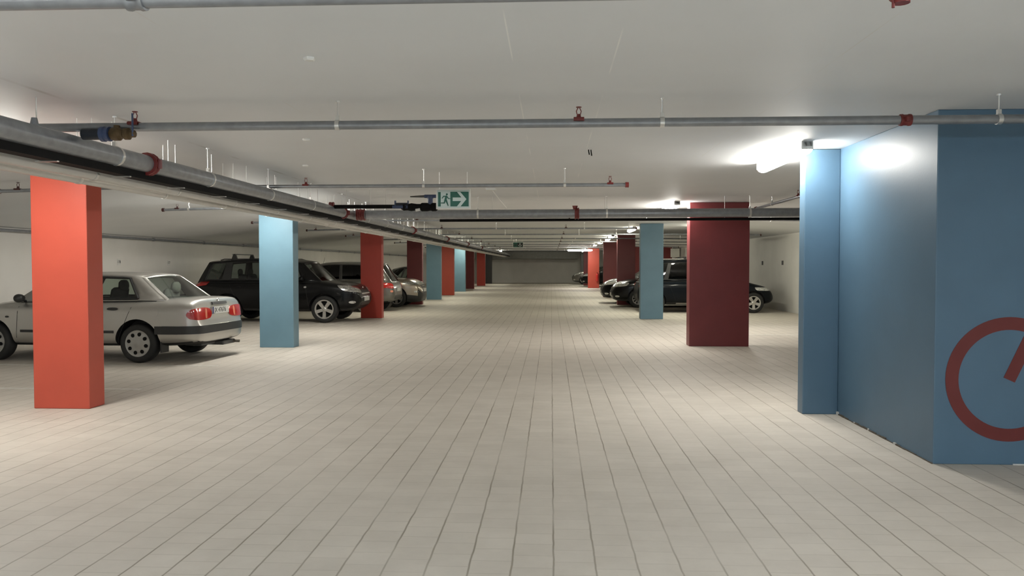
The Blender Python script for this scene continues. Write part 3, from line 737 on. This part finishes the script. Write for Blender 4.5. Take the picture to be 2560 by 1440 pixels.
        o = mb.build('body', [s.paint, M['trim'], M['inter']], s.root, smooth=0)
        # wheel arches
        cut = MB(); R = S['r'] + S.get('arch', .055)
        for ax in S['ax']:
            for sd in (-1, 1): cut.cyl((ax, sd * (S['Wh'] - .26), S['r'] + .01), (ax, sd * (S['Wh'] + .3), S['r'] + .01), R, 40)
        co = cut.build('cutter', M['trim'], s.root, weld=False)
        bo = o.modifiers.new('b', 'BOOLEAN'); bo.operation = 'DIFFERENCE'; bo.solver = 'EXACT'; bo.object = co
        dg = bpy.context.evaluated_depsgraph_get(); me = bpy.data.meshes.new_from_object(o.evaluated_get(dg))
        o.modifiers.clear(); o.data = me; bpy.data.objects.remove(co)
        cb, ct = S['cols'][0][0], S['cols'][-1][0]
        for p in me.polygons:
            c = p.center; p.material_index = 0
            for ax in S['ax']:
                if math.hypot(c.x - ax, c.z - S['r'] - .01) < R + .004 and abs(c.y) < S['Wh'] - .012 and c.z < S['r'] + R + .02 and abs(c.y) > S['Wh'] - .3:
                    if abs(p.normal.y) < .6 or abs(c.y) < S['Wh'] - .2: p.material_index = 1
            if p.normal.z < -.8 and c.z < s.zm(c.x): p.material_index = 1
            if p.normal.z > .6 and cb + .10 < c.x < ct - .12 and abs(c.y) < s.w(c.x) * .86: p.material_index = 2
            if S.get('clad') and c.z < S['clad'](c.x): p.material_index = 1
            p.use_smooth = True
        me.set_sharp_from_angle(angle=math.radians(42))
        s.bodyo = o
    # greenhouse ---------------------------------------------------
    def cabin(s, gs, gf, gr):
        S = s.S; cols = S['cols']; kinds = S['kinds']        # cols: (x_base, x_top) rear->front, kinds between them 'P'/'G'
        yr = pchip(S['yrail']); dz = S.get('sink', .035); inset = S.get('base_in', .004)
        def base(x):
            z = s.t(x) - dz; return (s.hw(x, z) - inset if s.hw(x, z) > .3 else s.w(x) * .8, z)
        def P(xb, xt, v, sd):
            yb, zb = base(xb); bul = math.sin(PI * v) * .018
            return Vector((xb + (xt - xb) * v, sd * (yb + (yr(xt) - yb) * v + bul), zb + (s.zr(xt) - zb) * v))
        fine = []
        for (a, b), k in zip(zip(cols, cols[1:]), kinds):
            n = 4 if k == 'G' else 1
            for i in range(n): fine.append(((a[0] + (b[0] - a[0]) * i / n, a[1] + (b[1] - a[1]) * i / n), k, i == 0))
        fine.append((cols[-1], None, False))
        VV = [0, S.get('wb', .10), .38, .66, S.get('wt', .90), 1]
        fr = MB(); crown = S.get('crown', .05); bf, brr = S.get('bulf', .16), S.get('bulr', .10)
        wins = []
        for sd in (1, -1):
            g = [[P(c[0][0], c[0][1], v, sd) for v in VV] for c in fine]; gv = [fr.verts(r) for r in g]; cur = None
            for i in range(len(fine) - 1):
                k = fine[i][1]
                if k == 'G' and fine[i][2]: cur = MB(); wins.append(cur)
                for j in range(5):
                    if k == 'G' and 1 <= j <= 3:
                        off = Vector((0, -sd * .006, 0)); cur.face(cur.verts([g[i][j] + off, g[i + 1][j] + off, g[i + 1][j + 1] + off, g[i][j + 1] + off]))
                    else: fr.face([gv[i][j], gv[i + 1][j], gv[i + 1][j + 1], gv[i][j + 1]])
        def screen(c, bul, sg, margins):
            """sg=+1 windshield, -1 rear glass"""
            ss = [-1, -margins, -.6, -.3, 0, .3, .6, margins, 1]; vs = [0, .04, .3, .6, .94, 1]; G = []
            for v in vs:
                r = []
                for q in ss:
                    p = P(c[0], c[1], v, 1); r.append(Vector((p.x + sg * bul * (1 - q * q), p.y * q, p.z + crown * (1 - q * q) * v)))
                G.append(r)
            gv = [fr.verts(r) for r in G]; w = MB()
            for j in range(5):
                for i in range(8):
                    if 1 <= i <= 6 and 1 <= j <= 3:
                        off = Vector((-sg * .005, 0, -.003)); w.face(w.verts([G[j][i] + off, G[j][i + 1] + off, G[j + 1][i + 1] + off, G[j + 1][i] + off]))
                    else: fr.face([gv[j][i], gv[j][i + 1], gv[j + 1][i + 1], gv[j + 1][i]])
            return w
        wf = screen(cols[-1], bf, 1, .93); wr = screen(cols[0], brr, -1, S.get('rm', .9))
        ss = [-1, -.93, -.6, -.3, 0, .3, .6, .93, 1]; xt0, xt1 = cols[0][1], cols[-1][1]; rows = []
        ts = [c[0][1] for c in fine]
        for xt in ts:
            k = (xt - xt0) / (xt1 - xt0)
            rows.append([Vector((xt + (1 - q * q) * (bf * k ** 3 - brr * (1 - k) ** 3), yr(xt) * q, s.zr(xt) + crown * (1 - q * q))) for q in ss])
        fr.grid(rows)
        o = fr.build('cabin_frame', s.paint, s.root, smooth=38)
        sm = o.modifiers.new('thickness', 'SOLIDIFY'); sm.thickness = .03; sm.offset = -1
        for w in wins: w.build('side_window', gs, s.root, smooth=60)
        wf.build('windshield', gf, s.root, smooth=60); wr.build('rear_window', gr, s.root, smooth=60)
        s.P = P
        # dark seals round the side glass
        if S.get('seal', True):
            for sd in (1, -1):
                mb = MB()
                a, b = None, None
                gi = [i for i, k in enumerate(kinds) if k == 'G']
                c0, c1 = cols[gi[0]], cols[gi[-1] + 1]
                top = [P(c0[0] + (c1[0] - c0[0]) * i / 10, c0[1] + (c1[1] - c0[1]) * i / 10, VV[4], sd) for i in range(11)]
                bot = [P(c0[0] + (c1[0] - c0[0]) * i / 10, c0[1] + (c1[1] - c0[1]) * i / 10, VV[1], sd) for i in range(11)]
                mb.tube(bot + top[::-1] + [bot[0]], S.get('seal_r', .012), 6)
                mb.build('window_seal', M['trim'], s.root, smooth=60)
                for i, k in enumerate(kinds):
                    if k == 'P' and gi[0] < i < gi[-1]:
                        mb = MB(); rows = []
                        for v in (VV[1], .38, .66, VV[4]):
                            rows.append([P(cols[i][0], cols[i][1], v, sd) + Vector((0, sd * .004, 0)), P(cols[i + 1][0], cols[i + 1][1], v, sd) + Vector((0, sd * .004, 0))])
                        mb.grid(rows); q = mb.build('pillar_trim', M['trim'], s.root)
                        q.modifiers.new('thickness', 'SOLIDIFY').thickness = .004
    # wheels -------------------------------------------------------
    def wheels(s, style, metal, tw=.20):
        S = s.S; r = S['r']
        for ax in S['ax']:
            for sd in (-1, 1):
                yo = sd * (S['Wh'] - .015); h = sd
                mb = MB(); rr = S.get('rim', r * .66)
                mb.lathe([(rr, -.01), (rr + .015, 0), (r - .03, 0), (r - .008, -.018), (r, -.045), (r, -tw + .045), (r - .008, -tw + .018), (r - .03, -tw), (rr, -tw + .01)], (ax, yo, r), (0, h, 0), 44, close=True)
                t = mb.build('wheel', M['tyre'], s.root, smooth=40)
                mb = MB()
                if style == 'cover':
                    mb.lathe([(0, .004), (.05, .004), (.058, .0), (rr * .45, .002), (rr * .7, -.002), (rr * .94, -.012), (rr * 1.0, -.006), (rr * 1.03, -.010), (rr * 1.0, -.02)], (ax, yo - h * .004, r), (0, h, 0), 44)
                    mb.build('rim', metal, t, smooth=45)
                    for i in range(8):
                        a = 2 * PI * (i + .3) / 8; cx, cz = math.cos(a) * rr * .70, math.sin(a) * rr * .70
                        tx, tz = -math.sin(a), math.cos(a); ux, uz = math.cos(a), math.sin(a); q = []
                        for k in range(10):
                            b = 2 * PI * k / 10; q.append((ax + cx + tx * math.cos(b) * .029 + ux * math.sin(b) * .031, yo - h * .012, r + cz + tz * math.cos(b) * .029 + uz * math.sin(b) * .031))
                        MB().poly(q, (0, h * .0115, 0)).build('cover_slot', M['black'], t)
                else:
                    n = style
                    mb.lathe([(rr + .004, -.004), (rr + .004, -.02), (rr - .03, -.05), (rr - .035, -.03), (rr - .022, -.006)], (ax, yo, r), (0, h, 0), 44, close=True)
                    mb.lathe([(0, -.012), (.03, -.012), (.05, -.02), (.062, -.03), (.062, -.07)], (ax, yo, r), (0, h, 0), 20)
                    for i in range(n):
                        a = PI / 2 + 2 * PI * i / n + (PI if n == 5 else 0); ux, uz = math.cos(a), math.sin(a); tx, tz = -uz, ux
                        w0, w1 = (.036, .048) if n == 5 else (.02, .026)
                        q = [(ax + ux * d + tx * w, yo - h * (.075 if d < .06 else .06), r + uz * d + tz * w) for d, w in ((.03, -w0), (rr - .012, -w1), (rr - .012, w1), (.03, w0))]
                        mb.poly(q, (0, h * .05, 0))
                    mb.build('rim', metal, t, smooth=40)
                    dk = MB(); dk.lathe([(0, -.09), (rr - .01, -.09), (rr - .01, -.12)], (ax, yo, r), (0, h, 0), 32); dk.build('brake_drum', M['black'], t)
    # extras -------------------------------------------------------
    def seats(s, xs, m, zb, zt, ys=(-.36, .36)):
        for x in xs:
            for y in ys:
                mb = MB()
                mb.lathe([(.0, 0), (.16, .02), (.20, .12), (.19, (zt - zb) * .66), (.14, (zt - zb) * .74), (0, (zt - zb) * .75)], (0, 0, 0), (0, 0, 1), 20)
                for v in mb.bm.verts: v.co = Vector((x + v.co.x * .45 - v.co.z * .18, y + v.co.y * 1.1, zb + v.co.z))
                k = len(mb.bm.verts)
                mb.lathe([(0, 0), (.10, .02), (.13, .08), (.12, .15), (.07, .19), (0, .195)], (0, 0, 0), (0, 0, 1), 16)
                mb.bm.verts.ensure_lookup_table()
                for v in mb.bm.verts[k:]: v.co = Vector((x - .12 + v.co.x * .4, y + v.co.y, zt - .19 + v.co.z))
                mb.build('seat', m, s.root, smooth=60)
    def mirror(s, x, z, m):
        for sd in (-1, 1):
            y = s.hw(x, z - .06); mb = MB()
            mb.lathe([(0, -.06), (.05, -.055), (.075, -.02), (.078, .02), (.07, .04), (0, .045)], (0, 0, 0), (1, 0, 0), 16)
            for v in mb.bm.verts: v.co = Vector((x + v.co.x, sd * (y + .085) + v.co.y * 1.15, z + .03 + v.co.z * .85))
            mb.cyl((x, sd * (y - .05), z - .02), (x, sd * (y + .06), z + .01), .02, 8)
            mb.build('side_mirror', m, s.root, smooth=50)
    def seams(s, xs, zlo, zhi):
        for sd in (-1, 1):
            for x0, x1 in xs:
                pts = [s.hit((x0 + (x1 - x0) * i / 8, 0, zlo + (zhi - zlo) * i / 8), (0, sd, 0))[0] for i in range(9)]
                MB().tube(pts, .0035, 5).build('door_seam', M['ink'], s.root)
    def handles(s, xs, z, m, l=.09):
        for sd in (-1, 1):
            for x in xs: s.side('door_handle', [(x - l, z - .022), (x + l, z - .022), (x + l, z + .022), (x - l, z + .022)], sd, m, off=.012, nx=6, ny=4, rnd=.8)
    def plate(s, front, z, txt, w=.26, h=.055, y=0):
        p, d = s.hit((s.L / 2, y, z), (1 if front else -1, 0, 0)); sg = 1 if front else -1
        x = max(p.x * sg, s.hit((s.L / 2, y, z - h), (sg, 0, 0))[0].x * sg, s.hit((s.L / 2, y, z + h), (sg, 0, 0))[0].x * sg) * sg + sg * .004
        o = MB().box(min(x, x + sg * .012), max(x, x + sg * .012), y - w, y + w, z - h, z + h).build('number_plate', M['plate'], s.root)
        if txt:
            mt = Matrix.Translation((x + sg * .0125, y - sg * .0 + (.02 if not front else -.02), z)) @ Matrix.Rotation(PI / 2 if front else -PI / 2, 4, 'Z') @ Matrix.Rotation(PI / 2, 4, 'X') @ Matrix.Scale(.92, 4, (1, 0, 0))
            text_mesh(txt, .105, 'plate_text', M['ink'], o, mt)
            ys = y - sg * (w - .02) if front else y + (w - .02)
            MB().box(min(x, x + sg * .0128), max(x, x + sg * .0128), ys - .019, ys + .019, z - h, z + h).build('plate_band', M['pblue'], o)
        return x
    def badge(s, front, z, r=.045, y=0):
        sg = 1 if front else -1; p, d = s.hit((s.L / 2, y, z), (sg, 0, 0)); mb = MB()
        for a, b, oz in ((r, r * .68, 0), (r * .33, r * .62, 0), (r * .66, r * .3, r * .26)):
            mb.tube([(p.x + sg * .008, y + math.cos(2 * PI * i / 20) * a, z + oz + math.sin(2 * PI * i / 20) * b) for i in range(21)], .0055, 6)
        mb.build('badge', M['chrome'], s.root, smooth=60)

# --- silver sedan, tail to the lane
SED = dict(L=4.30, Wh=.845, r=.30, ax=(.96, 3.425), rim=.205, arch=.065, seal_r=.021,
    b=[(0, .40), (.03, .31), (.15, .27), (.8, .235), (3.6, .22), (4.1, .24), (4.26, .33), (4.3, .44)],
    t=[(0, .575), (.025, .625), (.045, .66), (.06, .80), (.085, .925), (.13, .975), (.4, .99), (.8, .985), (1.2, .975), (3.0, .955), (3.2, .945), (3.8, .84), (4.1, .735), (4.24, .63), (4.3, .53)],
    w=[(0, .55), (.025, .655), (.06, .70), (.13, .76), (.3, .82), (.8, .845), (3.3, .845), (3.9, .80), (4.2, .66), (4.3, .5)],
    roof=[(1.0, 1.315), (1.4, 1.345), (1.9, 1.355), (2.35, 1.335), (2.62, 1.28)], yrail=[(.9, .54), (1.3, .575), (2.2, .585), (2.65, .55)],
    cols=[(.56, 1.06), (1.00, 1.24), (1.18, 1.30), (1.84, 1.86), (1.94, 1.95), (2.78, 2.46), (3.15, 2.60)], kinds=['P', 'G', 'P', 'G', 'P', 'G'] and ['P', 'G', 'G', 'P', 'G', 'P'],
    bulr=.14, bulf=.2, crown=.04, nu=5.0, nl=5.5, rm=.88)
rz = math.radians(180 - 5)
c = Car('sedan_car', 'silver sedan parked tail out behind the orange-red pillar', (-5.30, 12.35, 0), rz, SED, M['silver'], M['gl_clear'])
c.wheels('cover', M['cap'])
c.patch('bumper_strip', lambda u, v: ((.5, -.0, .508 + v * .062), (-math.cos(u * 1.62), math.sin(u * 1.62), 0)), M['trim'], off=.013, nx=40, ny=5)
for sd in (1, -1):
    c.wrap('tail_light', [(-9, .655), (46, .655), (42, .845), (-8, .845)], False, sd, M['tail'], ax=.62, ay=.36, off=.012, nx=14, ny=8, rnd=.75)
    c.wrap('tail_light_lens', [(6, .67), (11, .67), (10, .83), (5, .83)], False, sd, M['tailamb'], ax=.62, ay=.36, off=.0145, nx=4, ny=6, rnd=.7)
    c.side('bumper_side_strip', [(.30, .445), (.66, .445), (.66, .568), (.30, .568)], sd, M['trim'], off=.012, nx=8, ny=5)
    c.side('body_moulding', [(1.34, .455), (2.92, .455), (2.92, .495), (1.34, .495)], sd, M['trim'], off=.010, nx=12, ny=3)
    c.side('sill', [(1.30, .235), (3.05, .235), (3.05, .262), (1.30, .262)], sd, M['trim'], off=.004, nx=10, ny=2)
    c.side('side_indicator', [(3.12, .68), (3.18, .68), (3.18, .71), (3.12, .71)], sd, M['trim'], off=.006, nx=4, ny=3, rnd=.8)
c.side('fuel_flap', [(.60, .70), (.80, .70), (.80, .85), (.60, .85)], 1, M['silver'], off=.004, nx=6, ny=6, rnd=.8)
c.end('trunk_handle', [(-.22, .875), (.22, .875), (.22, .918), (-.22, .918)], False, M['dgrey'], off=.022, nx=10, ny=4)
c.plate(False, .785, 'JX 47676'); c.badge(False, .945, .032)
c.handles((1.36, 2.24), .83, M['trim'])
c.seams(((1.30, 1.02), (1.90, 1.90), (3.0, 2.96)), .30, .93)
c.mirror(2.92, .955, M['trim'])
c.seats((1.15,), M['seatl'], .80, 1.22); c.seats((2.1,), M['seat'], .78, 1.25)
MB().tube([(.5, -.35, .25), (.1, -.42, .24), (-.05, -.44, .235)], .024, 10).build('exhaust_pipe', M['grime'], c.root, smooth=50)
mb = MB(); mb.box(.05, .6, -.5, -.1, .20, .27); mb.box(.2, .5, -.2, .3, .22, .27); mb.build('silencer', M['dgrey'], c.root, bevel=.02)
for sd in (1, -1): MB().box(.58, .60, sd * .60, sd * .80, .16, .33).build('mud_flap', M['trim'], c.root)

# --- black off-roader, nose to the lane
SUV = dict(L=4.46, Wh=.9075, r=.352, ax=(.98, 3.55), rim=.245, arch=.05,
    b=[(0, .50), (.04, .42), (.3, .34), (.9, .30), (3.6, .27), (4.15, .30), (4.38, .40), (4.46, .52)],
    t=[(0, .66), (.03, .92), (.08, 1.04), (.25, 1.10), (3.0, 1.10), (3.3, 1.115), (3.9, 1.045), (4.2, .985), (4.34, .91), (4.41, .80), (4.46, .66)],
    w=[(0, .64), (.05, .76), (.25, .86), (.8, .9075), (3.6, .9075), (4.05, .875), (4.28, .80), (4.40, .69), (4.46, .57)],
    roof=[(.42, 1.575), (1.0, 1.625), (1.8, 1.65), (2.4, 1.63), (2.9, 1.55)], yrail=[(.4, .62), (1.2, .66), (2.4, .66), (2.95, .62)],
    cols=[(.08, .40), (.30, .55), (.78, .90), (1.02, 1.06), (1.92, 1.88), (2.04, 1.98), (2.95, 2.72), (3.44, 2.90)], kinds=['P', 'G', 'P', 'G', 'P', 'G', 'P'],
    bulr=.06, bulf=.2, crown=.045, nu=5.0, rm=.88)
c = Car('off_roader', 'black off-roader with roof bars parked nose out behind the light blue pillar', (-9.45, 20.88, 0), 0, SUV, M['bpaint'], M['gl_dark'])
c.wheels(5, M['alloy'], .235)
for sd in (1, -1):
    c.wrap('headlight', [(15, .765), (48, .82), (57, .995), (18, .93)], True, sd, M['lens'], ax=1.1, ay=.1, off=.008, nx=12, ny=7, rnd=.45)
    c.wrap('tail_light', [(40, .92), (84, .98), (84, 1.09), (40, 1.09)], False, sd, M['tail'], ax=.5, ay=.3, off=.012, nx=8, ny=6, rnd=.4)
    c.wrap('fog_light', [(33, .50), (42, .50), (42, .57), (33, .57)], True, sd, M['lens'], ax=1.1, ay=.1, off=.006, nx=5, ny=5, rnd=1)
    c.side('side_indicator', [(3.02, .905), (3.09, .905), (3.09, .955), (3.02, .955)], sd, M['lens'], off=.006, nx=4, ny=4, rnd=.8)
c.end('grille', [(-.42, .76), (.42, .76), (.42, .86), (-.42, .86)], True, M['trim'], off=.006, nx=10, ny=4, rnd=.3)
c.end('grille_strip', [(-.40, .735), (.40, .735), (.40, .765), (-.40, .765)], True, M['lgrey'], off=.016, nx=10, ny=2)
c.end('air_intake', [(-.5, .42), (.5, .42), (.5, .53), (-.5, .53)], True, M['trim'], off=.006, nx=10, ny=4, rnd=.3)
c.badge(True, .90, .045); c.plate(True, .605, '')
c.handles((1.25, 2.25), .93, M['bpaint'], .1); c.seams(((1.35, 1.0), (1.98, 1.98), (3.15, 3.05)), .36, 1.06); c.mirror(2.95, 1.12, M['bpaint'])
c.seats((1.25, 2.15), M['seat'], .85, 1.40)
for x in (1.08, 2.25):
    mb = MB(); mb.box(x - .025, x + .025, -.64, .64, 1.775, 1.80)
    for sd in (-1, 1):
        mb.poly([(x - .09, sd * .60 - .03, 1.62), (x + .09, sd * .60 - .03, 1.62), (x + .035, sd * .60 - .03, 1.78), (x - .035, sd * .60 - .03, 1.78)], (0, .06, 0))
    mb.build('roof_bar', M['trim'], c.root)
for sd in (-1, 1):
    MB().tube([(.7, sd * .60, 1.63), (.8, sd * .60, 1.66), (2.5, sd * .60, 1.665), (2.62, sd * .60, 1.63)], .014, 8).build('roof_rail', M['trim'], c.root, smooth=60)
MB().tube([(.84, .1, 1.62), (.79, .1, 1.70), (.72, .1, 1.81)], .006, 6).build('antenna', M['trim'], c.root)

# --- hatchback shape shared by three cars
def hatch(L, Wh, H, r, belt, nose_h):
    f = L
    return dict(L=L, Wh=Wh, r=r, ax=(.78, L - .88), arch=.05,
        b=[(0, .45), (.04, .36), (.3, .28), (.9, .25), (L - .9, .24), (L - .25, .27), (L - .05, .36), (L, .46)],
        t=[(0, .64), (.03, .82), (.07, belt - .08), (.2, belt), (L - 1.5, belt), (L - 1.1, belt), (L - .6, nose_h + .08), (L - .25, nose_h - .02), (L - .10, nose_h - .14), (L - .03, nose_h - .27), (L, nose_h - .36)],
        w=[(0, .60), (.05, .73), (.25, Wh - .045), (.8, Wh), (L - .9, Wh), (L - .45, Wh - .04), (L - .16, Wh - .16), (L - .05, Wh - .3), (L, Wh - .42)],
        roof=[(.40, H - .13), (1.0, H - .06), (1.7, H - .045), (2.2, H - .065), (L - 1.75, H - .16)], yrail=[(.4, Wh - .27), (1.2, Wh - .235), (L - 1.7, Wh - .26)],
        cols=[(.10, .48), (.38, .66), (.80, .98), (.95, 1.08), (1.72, 1.72), (1.82, 1.80), (L - 1.62, L - 1.92), (L - 1.08, L - 1.72)], kinds=['P', 'G', 'P', 'G', 'P', 'G', 'P'],
        bulr=.07, bulf=.2, crown=.045, nu=4.8)
HA = hatch(4.35, .88, 1.62, .32, 1.02, .80)
c = Car('hatchback_car', 'grey hatchback parked tail out, mostly hidden by the left red pillar', (-5.08, 25.78, 0), PI, HA, M['gpaint'], M['gl_black'], None, M['gl_clear'])
c.wheels(5, M['alloy'], .2)
for sd in (1, -1):
    c.wrap('tail_light', [(34, .74), (80, .78), (76, .94), (38, .92)], False, sd, M['tail'], ax=.6, ay=.25, off=.012, nx=10, ny=6, rnd=.4)
    c.wrap('bumper_reflector', [(40, .62), (48, .62), (48, .69), (40, .69)], False, sd, M['tailamb'], ax=.6, ay=.25, off=.008, nx=4, ny=4, rnd=.6)
c.end('rear_diffuser', [(-.6, .38), (.6, .38), (.6, .52), (-.6, .52)], False, M['trim'], off=.006, nx=10, ny=4, rnd=.2)
c.plate(False, .70, ''); c.handles((1.2, 2.2), .84, M['gpaint']); c.seams(((1.2, .95), (1.77, 1.77), (2.9, 2.85)), .33, .97); c.mirror(2.85, 1.03, M['gpaint'])
MB().tube([(3.0 - .55, .3, 1.55), (3.02 - .62, .3, 1.75)], .005, 6).build('antenna', M['trim'], c.root)
HB = hatch(4.32, .89, 1.60, .34, 1.05, .95); HB['clad'] = lambda x: .52
HB['b'] = [(0, .40), (.04, .30), (.3, .22), (.9, .20), (3.4, .19), (4.0, .16), (4.27, .20), (4.32, .32)]  # nose lowered so the black cladding fills in the shade beneath the car
c = Car('crossover_car', 'taupe crossover with black lower cladding parked nose out before the wine-red pillar', (-8.96, 28.44, 0), 0, HB, M['tpaint'], M['gl_black'])
c.wheels(5, M['alloy'], .21)
for sd in (1, -1):
    c.wrap('headlight', [(20, .80), (56, .80), (60, .93), (22, .89)], True, sd, M['lens'], ax=1.1, ay=.1, off=.008, nx=12, ny=6, rnd=.4)
    c.wrap('fog_light', [(30, .52), (40, .52), (40, .59), (30, .59)], True, sd, M['lens'], ax=1.1, ay=.1, off=.006, nx=5, ny=5, rnd=1)
c.end('grille', [(-.40, .68), (.40, .68), (.45, .80), (-.45, .80)], True, M['trim'], off=.006, nx=10, ny=4, rnd=.3)
c.end('grille_strip', [(-.40, .74), (.40, .74), (.40, .76), (-.40, .76)], True, M['chrome'], off=.014, nx=10, ny=2)
c.badge(True, .745, .05); c.plate(True, .60, ''); c.handles((1.2, 2.2), .86, M['tpaint']); c.seams(((1.2, .95), (1.77, 1.77), (2.9, 2.85)), .55, 1.0); c.mirror(2.85, 1.06, M['tpaint'])
# --- dark van behind the wide wine-red pillar
HC = hatch(4.30, .88, 1.70, .32, 1.02, .83); HC['ax'] = (.52, 3.60)
c = Car('van', 'dark van with roof rails parked behind the wide wine-red pillar', (2.74, 25.62, 0), 0, HC, M['npaint'], M['gl_black'])
c.wheels(5, M['alloy'], .2)
for sd in (1, -1):
    c.wrap('headlight', [(22, .70), (58, .70), (62, .82), (24, .79)], True, sd, M['lens'], ax=1.1, ay=.1, off=.008, nx=10, ny=6, rnd=.4)
    c.wrap('tail_light', [(36, .80), (80, .82), (76, 1.0), (40, 1.0)], False, sd, M['tail'], ax=.6, ay=.25, off=.012, nx=10, ny=6, rnd=.4)
    MB().tube([(.65, sd * .60, 1.64), (.75, sd * .60, 1.69), (2.3, sd * .60, 1.70), (2.45, sd * .60, 1.65)], .016, 8).build('roof_rail', M['alloy'], c.root, smooth=60)
    c.side('sill', [(1.2, .27), (3.0, .27), (3.0, .31), (1.2, .31)], sd, M['lgrey'], off=.006, nx=10, ny=2)
mb = MB(); mb.box(1.47, 1.53, -.64, .64, 1.745, 1.77); [mb.box(1.46, 1.54, k * .6 - .03, k * .6 + .03, 1.69, 1.76) for k in (-1, 1)]; mb.build('roof_bar', M['trim'], c.root)
c.plate(True, .55, ''); c.handles((1.2, 2.2), .88, M['npaint']); c.seams(((1.2, .95), (1.77, 1.77), (2.9, 2.85)), .33, .97); c.mirror(2.85, 1.03, M['npaint'])
c.seats((1.2, 2.1), M['seat'], .8, 1.38)
# --- small dark city car
HD = hatch(2.75, .78, 1.50, .29, .98, .84)
HD['ax'] = (.45, 2.3); HD['cols'] = [(.08, .20), (.24, .30), (.62, .46), (.70, .52), (1.15, .72), (1.50, .86)]; HD['kinds'] = ['P', 'G', 'P', 'G', 'P']
HD['roof'] = [(.2, 1.36), (.5, 1.42), (.7, 1.38), (.86, 1.31)]; HD['yrail'] = [(.2, .54), (.86, .54)]
HD['t'] = [(0, .64), (.03, .82), (.07, .90), (.2, .98), (1.5, .98), (2.0, .96), (2.4, .84), (2.62, .72), (2.72, .58), (2.75, .5)]
HD['w'] = [(0, .55), (.05, .66), (.25, .75), (.6, .78), (2.1, .78), (2.5, .7), (2.7, .52), (2.75, .4)]
c = Car('city_car', 'small dark city car in the bay behind the taupe crossover', (-5.36, 31.6, 0), PI, HD, M['bpaint'], M['gl_dark'])
c.wheels(5, M['alloy'], .17)
for sd in (1, -1): c.wrap('tail_light', [(30, .72), (70, .72), (70, .88), (30, .88)], False, sd, M['tail'], ax=.5, ay=.25, off=.01, nx=8, ny=5, rnd=.5)
c.plate(False, .6, '')

# --- black sedans on the right, noses to the lane
SB = dict(L=4.65, Wh=.90, r=.325, ax=(1.02, 3.75), arch=.05,
    b=[(0, .45), (.05, .34), (.3, .26), (.9, .22), (3.7, .21), (4.35, .22), (4.58, .28), (4.65, .42)],
    t=[(0, .66), (.04, .84), (.10, .98), (.3, 1.03), (.9, 1.03), (3.1, 1.03), (3.4, 1.04), (3.9, 1.0), (4.25, .925), (4.45, .835), (4.58, .71), (4.65, .57)],
    w=[(0, .62), (.06, .76), (.3, .86), (1, .90), (3.7, .90), (4.15, .86), (4.42, .75), (4.58, .58), (4.65, .44)],
    roof=[(1.2, 1.33), (1.8, 1.40), (2.2, 1.41), (2.55, 1.38), (2.8, 1.31)], yrail=[(1.1, .58), (1.8, .62), (2.8, .60)],
    cols=[(.62, 1.22), (1.08, 1.42), (1.95, 1.95), (2.04, 2.03), (2.95, 2.64), (3.36, 2.78)], kinds=['P', 'G', 'P', 'G', 'P'], bulr=.12, bulf=.2, crown=.045, nu=4.8)
def black_sedan(label, loc):
    c = Car('sedan_car', label, loc, PI, SB, M['bpaint'], M['gl_dark'])
    c.wheels(10, M['alloy'], .215)
    for sd in (1, -1):
        c.wrap('headlight', [(18, .71), (52, .76), (57, .90), (21, .83)], True, sd, M['lens'], ax=1.1, ay=.1, off=.008, nx=12, ny=6, rnd=.5)
        c.wrap('fog_light', [(28, .36), (38, .36), (38, .43), (28, .43)], True, sd, M['lens'], ax=1.1, ay=.1, off=.006, nx=5, ny=5, rnd=1)
        c.wrap('tail_light', [(20, .76), (70, .78), (70, .92), (20, .92)], False, sd, M['tail'], ax=.6, ay=.25, off=.012, nx=10, ny=5, rnd=.4)
    c.end('grille', [(-.26, .52), (.26, .52), (.34, .68), (-.34, .68)], True, M['trim'], off=.006, nx=10, ny=5, rnd=.4)
    c.end('grille_strip', [(-.33, .665), (.33, .665), (.35, .69), (-.35, .69)], True, M['chrome'], off=.014, nx=10, ny=2)
    c.end('air_intake', [(-.5, .27), (.5, .27), (.5, .36), (-.5, .36)], True, M['trim'], off=.006, nx=10, ny=4, rnd=.3)
    c.badge(True, .71, .045); c.plate(True, .45, ''); c.handles((1.35, 2.3), .84, M['bpaint']); c.seams(((1.45, 1.15), (2.0, 2.0), (3.15, 3.1)), .30, .96); c.mirror(2.98, 1.0, M['bpaint'])
    c.seats((1.35, 2.2), M['seat'], .78, 1.28)
    return c
c = black_sedan('black sedan parked nose out just behind the right blue pillar', (2.17 + 4.65, 28.55, 0))
dup(c.root, (1.98 + 4.65, 31.2, 0), PI, 'second black sedan, its nose beyond the first one on the right')
dup(c.root, (2.06 + 4.65, 54.8, 0), PI, 'far black car poking out beside the far orange pillar')
# pale far car: same shape in grey paint
r = dup(c.root, (1.62 + 4.65, 61.2, 0), PI, 'last car on the right, dim grey, nose out by the far wall')
for ch in r.children:
    if ch.name.split('.')[0] in ('body', 'cabin_frame'):
        ch.data = ch.data.copy(); ch.data.materials[0] = M['gpaint']
